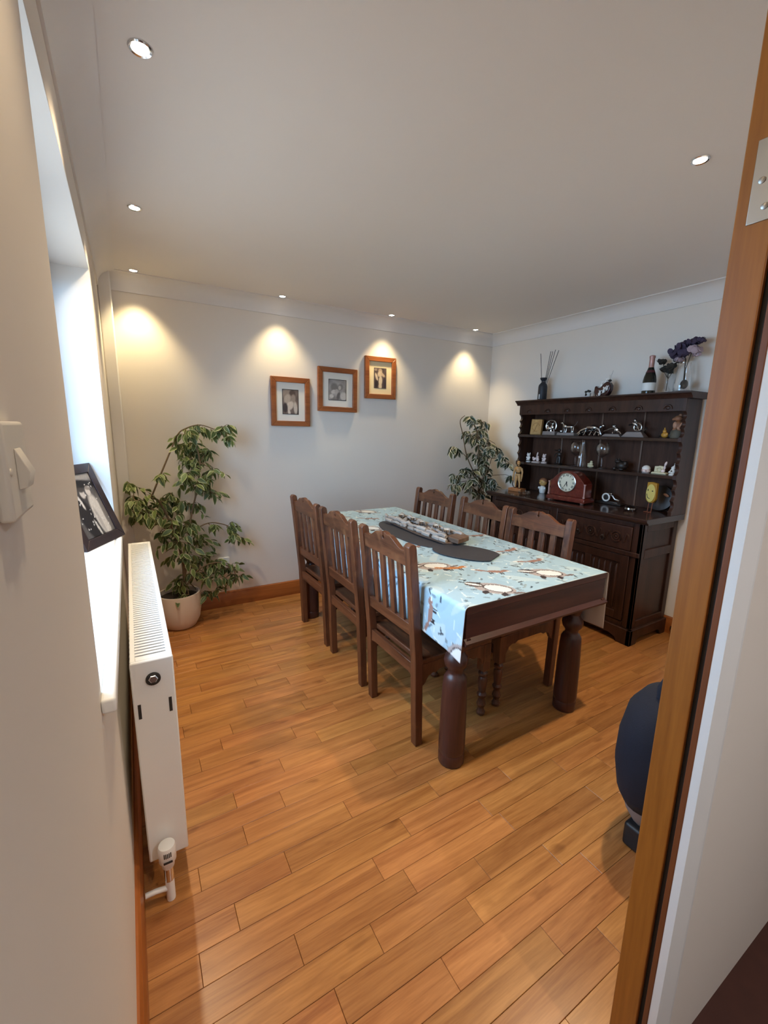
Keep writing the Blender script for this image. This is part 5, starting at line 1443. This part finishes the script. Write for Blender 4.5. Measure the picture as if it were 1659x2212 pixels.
for k, tx in enumerate(ROM):
    cu = bpy.data.curves.new('numeral', 'FONT'); cu.body = tx; cu.size = 0.021; cu.align_x = 'CENTER'; cu.align_y = 'CENTER'; cu.extrude = 0.0003; cu.offset = 0.0004
    tmp = bpy.data.objects.new('numeral', cu); COL.objects.link(tmp)
    dg = bpy.context.evaluated_depsgraph_get()
    me = bpy.data.meshes.new_from_object(tmp.evaluated_get(dg))
    bpy.data.objects.remove(tmp)
    o = bpy.data.objects.new('numeral', me); COL.objects.link(o); me.materials.append(m_inkblack)
    a = k * PI / 6
    o.parent = dial
    o.matrix_local = Matrix.Translation((0.056 * math.sin(a), -0.0505, DCZ + 0.056 * math.cos(a))) @ Matrix.Rotation(a, 4, 'Y') @ Matrix.Rotation(PI / 2, 4, 'X')
for nm, a, L, w in (('hour_hand', math.radians(167), 0.036, 0.0026), ('minute_hand', math.radians(210), 0.052, 0.0018)):
    m = MB(); m.prism([(-w, -0.008), (w, -0.008), (w * 1.4, L * 0.6), (0, L), (-w * 1.4, L * 0.6)], 'y', -0.0518, -0.0508)
    m.v = [tuple(Matrix.Rotation(a, 3, 'Y') @ Vector(p) + Vector((0, 0, DCZ))) for p in m.v]
    P_(dial, nm, m_inkblack, m, smooth=0)
m = MB(); m.lathe([(0.005, 0), (0.004, 0.003)], 12, mat=T(0, -0.0505, DCZ, rx=PI / 2)); P_(dial, 'hub', m_inkblack, m)
# silver keepsake clock on a slim board
r = item('keepsake_clock', 'small silver cannon-shaped clock on a thin dark board beside the mantel clock', 'clock', -1.50, ZC, 3.24)
m = MB(); m.box(-0.105, 0.105, -0.035, 0.035, 0, 0.012); P_(r, 'board', m_bronze, m, bevel=0.003)
m = MB(); m.prism([(-0.075, 0.012), (0.075, 0.012), (0.060, 0.022), (-0.06, 0.022)], 'y', -0.02, 0.02); m.tube([(0.0, 0, 0.066), (0.02, 0, 0.062), (0.038, 0, 0.040), (0.075, 0, 0.034)], [0.010, 0.011, 0.010, 0.009], 10); m.tube([(-0.03, 0, 0.076), (0.01, 0, 0.080)], 0.004, 6); P_(r, 'barrel', m_silver, m)
m = MB(); m.ring((-0.022, -0.022, 0.050), 0.027, 0.006, Euler((PI / 2, 0, 0)), 28, 8); P_(r, 'white_bezel', m_china, m)
m = MB(); m.lathe([(0.022, 0), (0.022, 0.004), (0.008, 0.006)], 24, mat=T(-0.022, -0.018, 0.050, rx=PI / 2)); P_(r, 'dial', m_bronze, m)
r = item('glass_paperweight', 'flattened clear glass paperweight in front of the thin board', 'paperweight', -1.735, ZC, 3.11)
m = MB(); m.lathe([(0.034, 0), (0.046, 0.010), (0.044, 0.022), (0.028, 0.033), (0.008, 0.037)], 24); P_(r, 'body', glass('smoky_glass', (0.62, 0.55, 0.52), 0.03, 0.18), m)
m = MB(); m.ball((0, 0, 0.014), (0.020, 0.020, 0.009), 10); P_(r, 'core', m_bronze, m)
r = item('metal_bird', 'yellow-faced metal bird ornament on thin wire legs', 'ornament', -1.845, ZC, 3.15, rz=-0.15)
body = []
for k in range(22):
    a = PI + PI * k / 21
    body.append((0.036 * math.cos(a), 0.108 + 0.040 * math.sin(a)))
body += [(0.034, 0.205), (0.0, 0.212), (-0.034, 0.208)]
m = MB(); m.prism(body, 'y', -0.010, 0.012); P_(r, 'body', m_ochre, m, bevel=0.003)
face = [(0.033 * math.cos(2 * PI * k / 26), 0.136 + 0.062 * math.sin(2 * PI * k / 26)) for k in range(26)]
m = MB(); m.prism(face, 'y', -0.016, -0.010); P_(r, 'face', m_yellow, m, bevel=0.002)
m = MB(); m.ball((0.014, -0.017, 0.152), (0.006, 0.002, 0.004), 8); m.ball((-0.018, -0.017, 0.156), (0.003, 0.002, 0.008), 8); m.tube([(-0.024, -0.0175, 0.13), (-0.016, -0.0175, 0.104), (0.0, -0.0175, 0.098)], 0.0018, 6); P_(r, 'painted_features', m_inkblack, m)
for x in (-0.012, 0.014):
    m = MB(); m.tube([(x, 0, 0.072), (x - 0.004, 0, 0.006)], 0.0028, 6)
    for e in (-1, 0, 1):
        m.tube([(x - 0.004, 0, 0.006), (x - 0.004 + e * 0.014, -0.020, 0.003)], 0.0024, 6)
    P_(r, 'leg', m_rust, m)
r = item('standing_plate', 'dark patterned plate standing upright behind the metal bird', 'plate', -1.835, ZC, 3.262)
m = MB(); m.lathe([(0.088, 0), (0.088, 0.004), (0.060, 0.010), (0.02, 0.010)], 32, mat=T(0.0, 0.02, 0.092, rx=PI / 2 - 0.18)); P_(r, 'plate', m_bronze, m)
m = MB(); m.ball((0.05, -0.006, 0.12), (0.020, 0.004, 0.010), 8, Euler((0, 0.4, 0))); m.ball((-0.03, -0.006, 0.07), (0.016, 0.004, 0.020), 8); P_(r, 'painted_motif', m_brownres, m)

# ------------------------------------------------------------------ bag half hidden by the door lining
bg_ = thing('navy_bag', 'navy blue bag standing on a black base by the doorway, half hidden by the lining', 'bag', (1.61, -2.80, 0))
m = MB(); m.box(1.47, 1.75, -2.86, -2.765, 0.0, 0.09); P_b = m.build('base', m_black, bg_, bevel=0.012, seg=3)
m = MB(); m.tube([(1.61, -2.80, 0.085), (1.61, -2.80, 0.13), (1.61, -2.80, 0.18), (1.61, -2.80, 0.22)], [0.11, 0.14, 0.16, 0.17], 24)
m.v = [(x, -2.80 + (y + 2.80) * 0.62, z) for x, y, z in m.v]; m.build('grey_panel', m_grey, bg_)
m = MB(); m.tube([(1.61, -2.80, 0.17), (1.61, -2.80, 0.22), (1.61, -2.80, 0.32), (1.61, -2.80, 0.42), (1.61, -2.80, 0.50), (1.615, -2.80, 0.55), (1.62, -2.80, 0.575)], [0.16, 0.19, 0.212, 0.208, 0.185, 0.13, 0.05], 28)
m.v = [(x, -2.80 + (y + 2.80) * 0.6, z) for x, y, z in m.v]; m.build('body', m_navy, bg_, smooth=80)
m = MB(); m.tube([(1.52, -2.80, 0.54), (1.51, -2.80, 0.61), (1.58, -2.80, 0.65), (1.66, -2.80, 0.62), (1.68, -2.80, 0.54)], 0.012, 8); m.build('handle', m_navy, bg_, smooth=80)
m = MB(); m.box(1.40, 1.425, -2.925, -2.90, 0.46, 0.475); m.build('tag', m_foil, bg_)


# ------------------------------------------------------------------ weeping figs
def leaf_mesh(name, L, Wd, green, cream, fold=0.25, inner=0.62):
    """variegated leaf: green centre, cream margin; tip along +x, slight fold and droop"""
    ts = [0, 0.16, 0.38, 0.62, 0.84, 1.0]
    wd = [0.0, 0.62, 1.0, 0.82, 0.38, 0.0]
    vs, cs = [], []
    for t, w in zip(ts, wd):
        x = L * t; z = -0.18 * L * t * t
        for s in (-1, -inner, 0, inner, 1):
            vs.append((x, s * w * Wd / 2, z + abs(s) * w * Wd / 2 * fold))
            cs.append(cream if abs(s) == 1 or t in (1.0,) else green)
    fs = []
    for i in range(len(ts) - 1):
        for k in range(4):
            fs.append((i * 5 + k, (i + 1) * 5 + k, (i + 1) * 5 + k + 1, i * 5 + k + 1))
    me = bpy.data.meshes.new(name)
    me.from_pydata(vs, [], fs)
    ca = me.color_attributes.new('Col', 'FLOAT_COLOR', 'POINT')
    a = np.ones((len(vs), 4), dtype=np.float32); a[:, :3] = np.array([lin(*c) for c in cs]); ca.data.foreach_set('color', a.ravel())
    me.materials.append(m_leaf)
    me.polygons.foreach_set('use_smooth', [True] * len(me.polygons))
    return me


def fig(label, base, pot_r, pot_h, stems, clusters, leaves, seed, maxleaf, potmat, dens=3.0):
    rr = random.Random(seed)
    r = thing('weeping_fig', label, 'plant', base, 'variegated weeping figs')
    bx, by, _ = base
    m = MB(); m.lathe([(pot_r * 0.62, 0), (pot_r * 0.72, 0.008), (pot_r * 0.90, pot_h * 0.25), (pot_r * 1.0, pot_h * 0.6), (pot_r * 0.97, pot_h), (pot_r * 0.88, pot_h), (pot_r * 0.90, pot_h * 0.82)], 36, (bx, by, 0), cap=False)
    m.lathe([(0.001, 0.001), (pot_r * 0.62, 0.001)], 36, (bx, by, 0), cap=False)
    pot = m.build('pot', potmat, r, smooth=50)
    m = MB(); m.lathe([(pot_r * 0.91, pot_h * 0.80), (pot_r * 0.90, pot_h * 0.86), (pot_r * 0.4, pot_h * 0.89), (0.01, pot_h * 0.90)], 30, (bx, by, 0)); m.build('soil', m_soil, pot)
    for s in stems:
        P0 = [Vector(p) for p in s]
        sm = []
        for i in range(len(P0) - 1):     # Catmull-Rom through the stem's points
            a, b, c, d = P0[max(i - 1, 0)], P0[i], P0[i + 1], P0[min(i + 2, len(P0) - 1)]
            for k in range(5):
                t = k / 5
                sm.append(0.5 * (2 * b + (c - a) * t + (2 * a - 5 * b + 4 * c - d) * t * t + (3 * b - a - 3 * c + d) * t ** 3))
        sm.append(P0[-1])
        m = MB(); m.tube([p[:3] for p in sm], [p[3] for p in sm], 8); m.build('stem', m_bark, r)
    nodes = [Vector(p[:3]) for s in stems for p in s[1:]]
    br = MB()
    spots = []
    for (cx, cy, cz, R, n) in clusters:
        c = Vector((cx, cy, cz))
        near = min(nodes, key=lambda q: (q - c).length + (0.25 if q.z > c.z + 0.1 else 0))
        mid = (near + c) / 2 + Vector((0, 0, 0.25 * (near - c).length * 0.4))
        br.tube([near, near.lerp(mid, 0.6), mid.lerp(c, 0.5) + Vector((0, 0, 0.01)), c], [0.0035, 0.003, 0.0024, 0.0018], 5)
        n = round(n * dens)
        nt_ = max(2, n // 6)
        for k in range(nt_):
            a = rr.uniform(0, 2 * PI); el = rr.uniform(-0.5, 0.9)
            d = Vector((math.cos(a) * math.cos(el), 0.75 * math.sin(a) * math.cos(el), math.sin(el)))
            L = R * rr.uniform(0.75, 1.25)
            pts = [c, c + d * L * 0.5 + Vector((0, 0, 0.03 * R)), c + d * L + Vector((0, 0, -0.35 * L))]
            for q in pts:
                q.y = min(q.y, -0.05); q.x = max(q.x, 0.06); q.x = min(q.x, W - 0.06)
            br.tube(pts, [0.0016, 0.0013, 0.0008], 4)
            nl = max(1, round(n / nt_))
            for j in range(nl):
                t = (j + 0.6) / nl
                p = pts[0].lerp(pts[1], t * 2) if t < 0.5 else pts[1].lerp(pts[2], t * 2 - 1)
                az = math.atan2(d.y, d.x) + (0.9 if j % 2 else -0.9) + rr.uniform(-0.5, 0.5)
                spots.append((p.copy(), az, rr.uniform(0.15, 1.4), rr.uniform(-1.1, 1.1), rr.uniform(0.72, 1.2)))
    br.build('branch', m_bark, r)['kind'] = 'stuff'
    rr.shuffle(spots)
    spots.sort(key=lambda q: q[0].y)      # nearest the room first: those show largest
    extra = []
    for k, (p, az, dip, roll, s) in enumerate(spots):
        q = Vector((math.cos(az) * math.cos(dip), math.sin(az) * math.cos(dip), -math.sin(dip))) * 0.07 * s
        if p.y + q.y > -0.03: az = -az
        if p.x + q.x > W - 0.03 or p.x + q.x < 0.03: az = PI - az
        p.y = min(p.y, -0.05); p.x = min(max(p.x, 0.06), W - 0.06)
        mx = Matrix.Translation(p - Vector(base)) @ Matrix.Rotation(az, 4, 'Z') @ Matrix.Rotation(dip, 4, 'Y') @ Matrix.Rotation(roll, 4, 'X') @ Matrix.Scale(s, 4)
        if k < maxleaf:
            o = bpy.data.objects.new('leaf', leaves[k % len(leaves)])
            COL.objects.link(o); o.parent = r; o.matrix_local = mx
        else:
            extra.append((leaves[k % len(leaves)], mx))
    if extra:
        vs, fs, cs = [], [], []
        for me, mx in extra:
            o0 = len(vs)
            vs += [tuple(mx @ q.co) for q in me.vertices]
            fs += [tuple(o0 + i for i in q.vertices) for q in me.polygons]
            cs += [tuple(q.color)[:3] for q in me.color_attributes['Col'].data]
        o = grid_obj('foliage', np.array(vs), fs, np.array(cs), [m_leaf])
        o.parent = r; o['kind'] = 'stuff'
    return r


G1, G2, CRM = (84, 100, 52), (106, 120, 66), (212, 212, 164)
lvA = [leaf_mesh('leaf', 0.070, 0.034, G1, CRM), leaf_mesh('leaf', 0.064, 0.032, G2, (184, 188, 140)), leaf_mesh('leaf', 0.074, 0.035, (74, 90, 50), (170, 176, 124), 0.35)]
# stem points (x, y, z, radius) and leaf sprays (x, y, z, spread, leaves)
stA = [[(0.331, -0.24, 0.222, 0.011), (0.348, -0.24, 0.357, 0.0099), (0.342, -0.24, 0.527, 0.0088), (0.298, -0.24, 0.73, 0.0077), (0.235, -0.24, 0.91, 0.0066), (0.186, -0.24, 0.941, 0.0055)], [(0.186, -0.24, 0.941, 0.006), (0.247, -0.24, 1.079, 0.0055), (0.322, -0.24, 1.245, 0.005), (0.371, -0.24, 1.351, 0.0045), (0.421, -0.24, 1.394, 0.0039), (0.515, -0.24, 1.42, 0.0034), (0.625, -0.24, 1.384, 0.0029)], [(0.348, -0.24, 0.357, 0.008), (0.391, -0.24, 0.554, 0.0072), (0.417, -0.24, 0.783, 0.0064), (0.467, -0.24, 0.974, 0.0056), (0.499, -0.24, 1.165, 0.0048), (0.474, -0.24, 1.321, 0.004)], [(0.35, -0.24, 0.288, 0.006), (0.448, -0.24, 0.41, 0.0051), (0.575, -0.24, 0.443, 0.0042), (0.685, -0.24, 0.373, 0.0033)], [(0.298, -0.24, 0.73, 0.006), (0.191, -0.24, 0.867, 0.0048), (0.089, -0.24, 0.92, 0.0036)], [(0.411, -0.24, 0.685, 0.005), (0.529, -0.24, 0.74, 0.0043), (0.653, -0.24, 0.71, 0.0035), (0.72, -0.24, 0.634, 0.0028)]]
clA = [(0.416, -0.267, 1.358, 0.094, 10), (0.517, -0.162, 1.382, 0.106, 10), (0.612, -0.173, 1.383, 0.098, 9), (0.677, -0.204, 1.32, 0.079, 7), (0.66, -0.257, 1.41, 0.061, 4), (0.468, -0.141, 1.27, 0.134, 14), (0.572, -0.138, 1.237, 0.116, 10), (0.376, -0.198, 1.289, 0.07, 4), (0.484, -0.199, 1.162, 0.14, 16), (0.583, -0.253, 1.099, 0.087, 8), (0.394, -0.299, 1.064, 0.119, 12), (0.486, -0.226, 1.004, 0.131, 16), (0.564, -0.183, 0.945, 0.08, 7), (0.245, -0.286, 1.084, 0.094, 5), (0.09, -0.141, 1.014, 0.116, 11), (0.09, -0.254, 0.925, 0.112, 12), (0.128, -0.253, 0.92, 0.13, 14), (0.161, -0.292, 0.847, 0.12, 14), (0.09, -0.1, 0.79, 0.109, 10), (0.239, -0.152, 0.896, 0.107, 8), (0.328, -0.125, 0.902, 0.126, 12), (0.424, -0.177, 0.87, 0.116, 10), (0.292, -0.293, 0.789, 0.121, 12), (0.394, -0.234, 0.735, 0.132, 14), (0.222, -0.2, 0.697, 0.098, 6), (0.325, -0.277, 0.638, 0.131, 12), (0.46, -0.11, 0.581, 0.139, 13), (0.544, -0.226, 0.702, 0.08, 6), (0.647, -0.269, 0.7, 0.08, 7), (0.727, -0.136, 0.592, 0.084, 7), (0.346, -0.275, 0.519, 0.133, 12), (0.483, -0.114, 0.456, 0.131, 12), (0.547, -0.209, 0.42, 0.119, 11), (0.645, -0.19, 0.364, 0.121, 12), (0.7, -0.231, 0.295, 0.083, 7), (0.42, -0.203, 0.368, 0.138, 12), (0.533, -0.263, 0.316, 0.109, 9), (0.332, -0.293, 0.326, 0.116, 9), (0.449, -0.127, 0.177, 0.124, 9), (0.365, -0.3, 0.255, 0.072, 4), (0.562, -0.253, 0.236, 0.074, 4)]
fig('large weeping fig in a cream pot in the corner behind the radiator', (0.31, -0.20, 0), 0.145, 0.25, stA, clA, lvA, 21, 300, m_pot)
CR2 = (240, 238, 218)
lvB = [leaf_mesh('leaf', 0.082, 0.040, (62, 70, 46), CR2, 0.25, 0.52), leaf_mesh('leaf', 0.074, 0.036, (50, 58, 40), CR2, 0.25, 0.5), leaf_mesh('leaf', 0.088, 0.040, (70, 76, 50), (226, 222, 190), 0.35, 0.55)]
BY = -0.27
stB = [[(2.96, -0.27, 0.2, 0.013), (3.063, -0.27, 0.356, 0.012), (3.053, -0.27, 0.643, 0.0108), (3.031, -0.27, 0.923, 0.0096), (3.009, -0.27, 1.195, 0.0084), (2.983, -0.27, 1.372, 0.0072), (2.916, -0.27, 1.492, 0.006)], [(3.031, -0.27, 0.923, 0.006), (2.871, -0.27, 1.153, 0.0053), (2.799, -0.27, 1.37, 0.0046), (2.757, -0.27, 1.497, 0.0038), (2.809, -0.27, 1.549, 0.0031)], [(3.05, -0.27, 0.83, 0.007), (3.126, -0.27, 1.103, 0.0059), (3.119, -0.27, 1.328, 0.0049), (3.085, -0.27, 1.439, 0.0039)], [(3.054, -0.27, 0.783, 0.004), (3.125, -0.27, 0.965, 0.0034), (3.184, -0.27, 1.147, 0.0028), (3.228, -0.27, 1.215, 0.0022)]]
clB = [(2.908, -0.25, 1.522, 0.08, 5), (3.057, -0.231, 1.495, 0.082, 5), (3.023, -0.223, 1.415, 0.105, 7), (3.154, -0.199, 1.426, 0.096, 7), (2.936, -0.232, 1.371, 0.092, 6), (3.128, -0.202, 1.326, 0.119, 9), (3.058, -0.345, 1.265, 0.092, 6), (2.96, -0.276, 1.306, 0.103, 7), (2.742, -0.199, 1.26, 0.068, 5), (2.761, -0.246, 1.232, 0.045, 3), (3.046, -0.206, 1.168, 0.106, 8), (3.05, -0.332, 1.154, 0.104, 8), (3.107, -0.4, 1.267, 0.058, 3), (3.128, -0.42, 1.211, 0.052, 3), (2.846, -0.275, 1.044, 0.091, 8), (2.96, -0.311, 1.043, 0.115, 10), (3.155, -0.263, 1.055, 0.107, 9), (3.146, -0.45, 1.151, 0.058, 4), (3.202, -0.5, 1.11, 0.052, 4), (3.24, -0.5, 0.984, 0.041, 2), (2.75, -0.258, 0.979, 0.084, 7), (2.818, -0.348, 0.942, 0.112, 10), (3.012, -0.315, 0.929, 0.127, 12), (3.114, -0.36, 0.952, 0.105, 9), (2.677, -0.305, 0.9, 0.072, 6), (3.014, -0.203, 0.823, 0.118, 8), (3.147, -0.227, 0.809, 0.108, 8), (3.105, -0.4, 0.889, 0.07, 4), (3.03, -0.324, 0.756, 0.087, 5), (3.071, -0.222, 0.657, 0.072, 3)]
fig('smaller weeping fig with white-edged leaves between the back wall and the dresser', (2.96, BY, 0), 0.12, 0.22, stB, clB, lvB, 5, 300, m_pot)
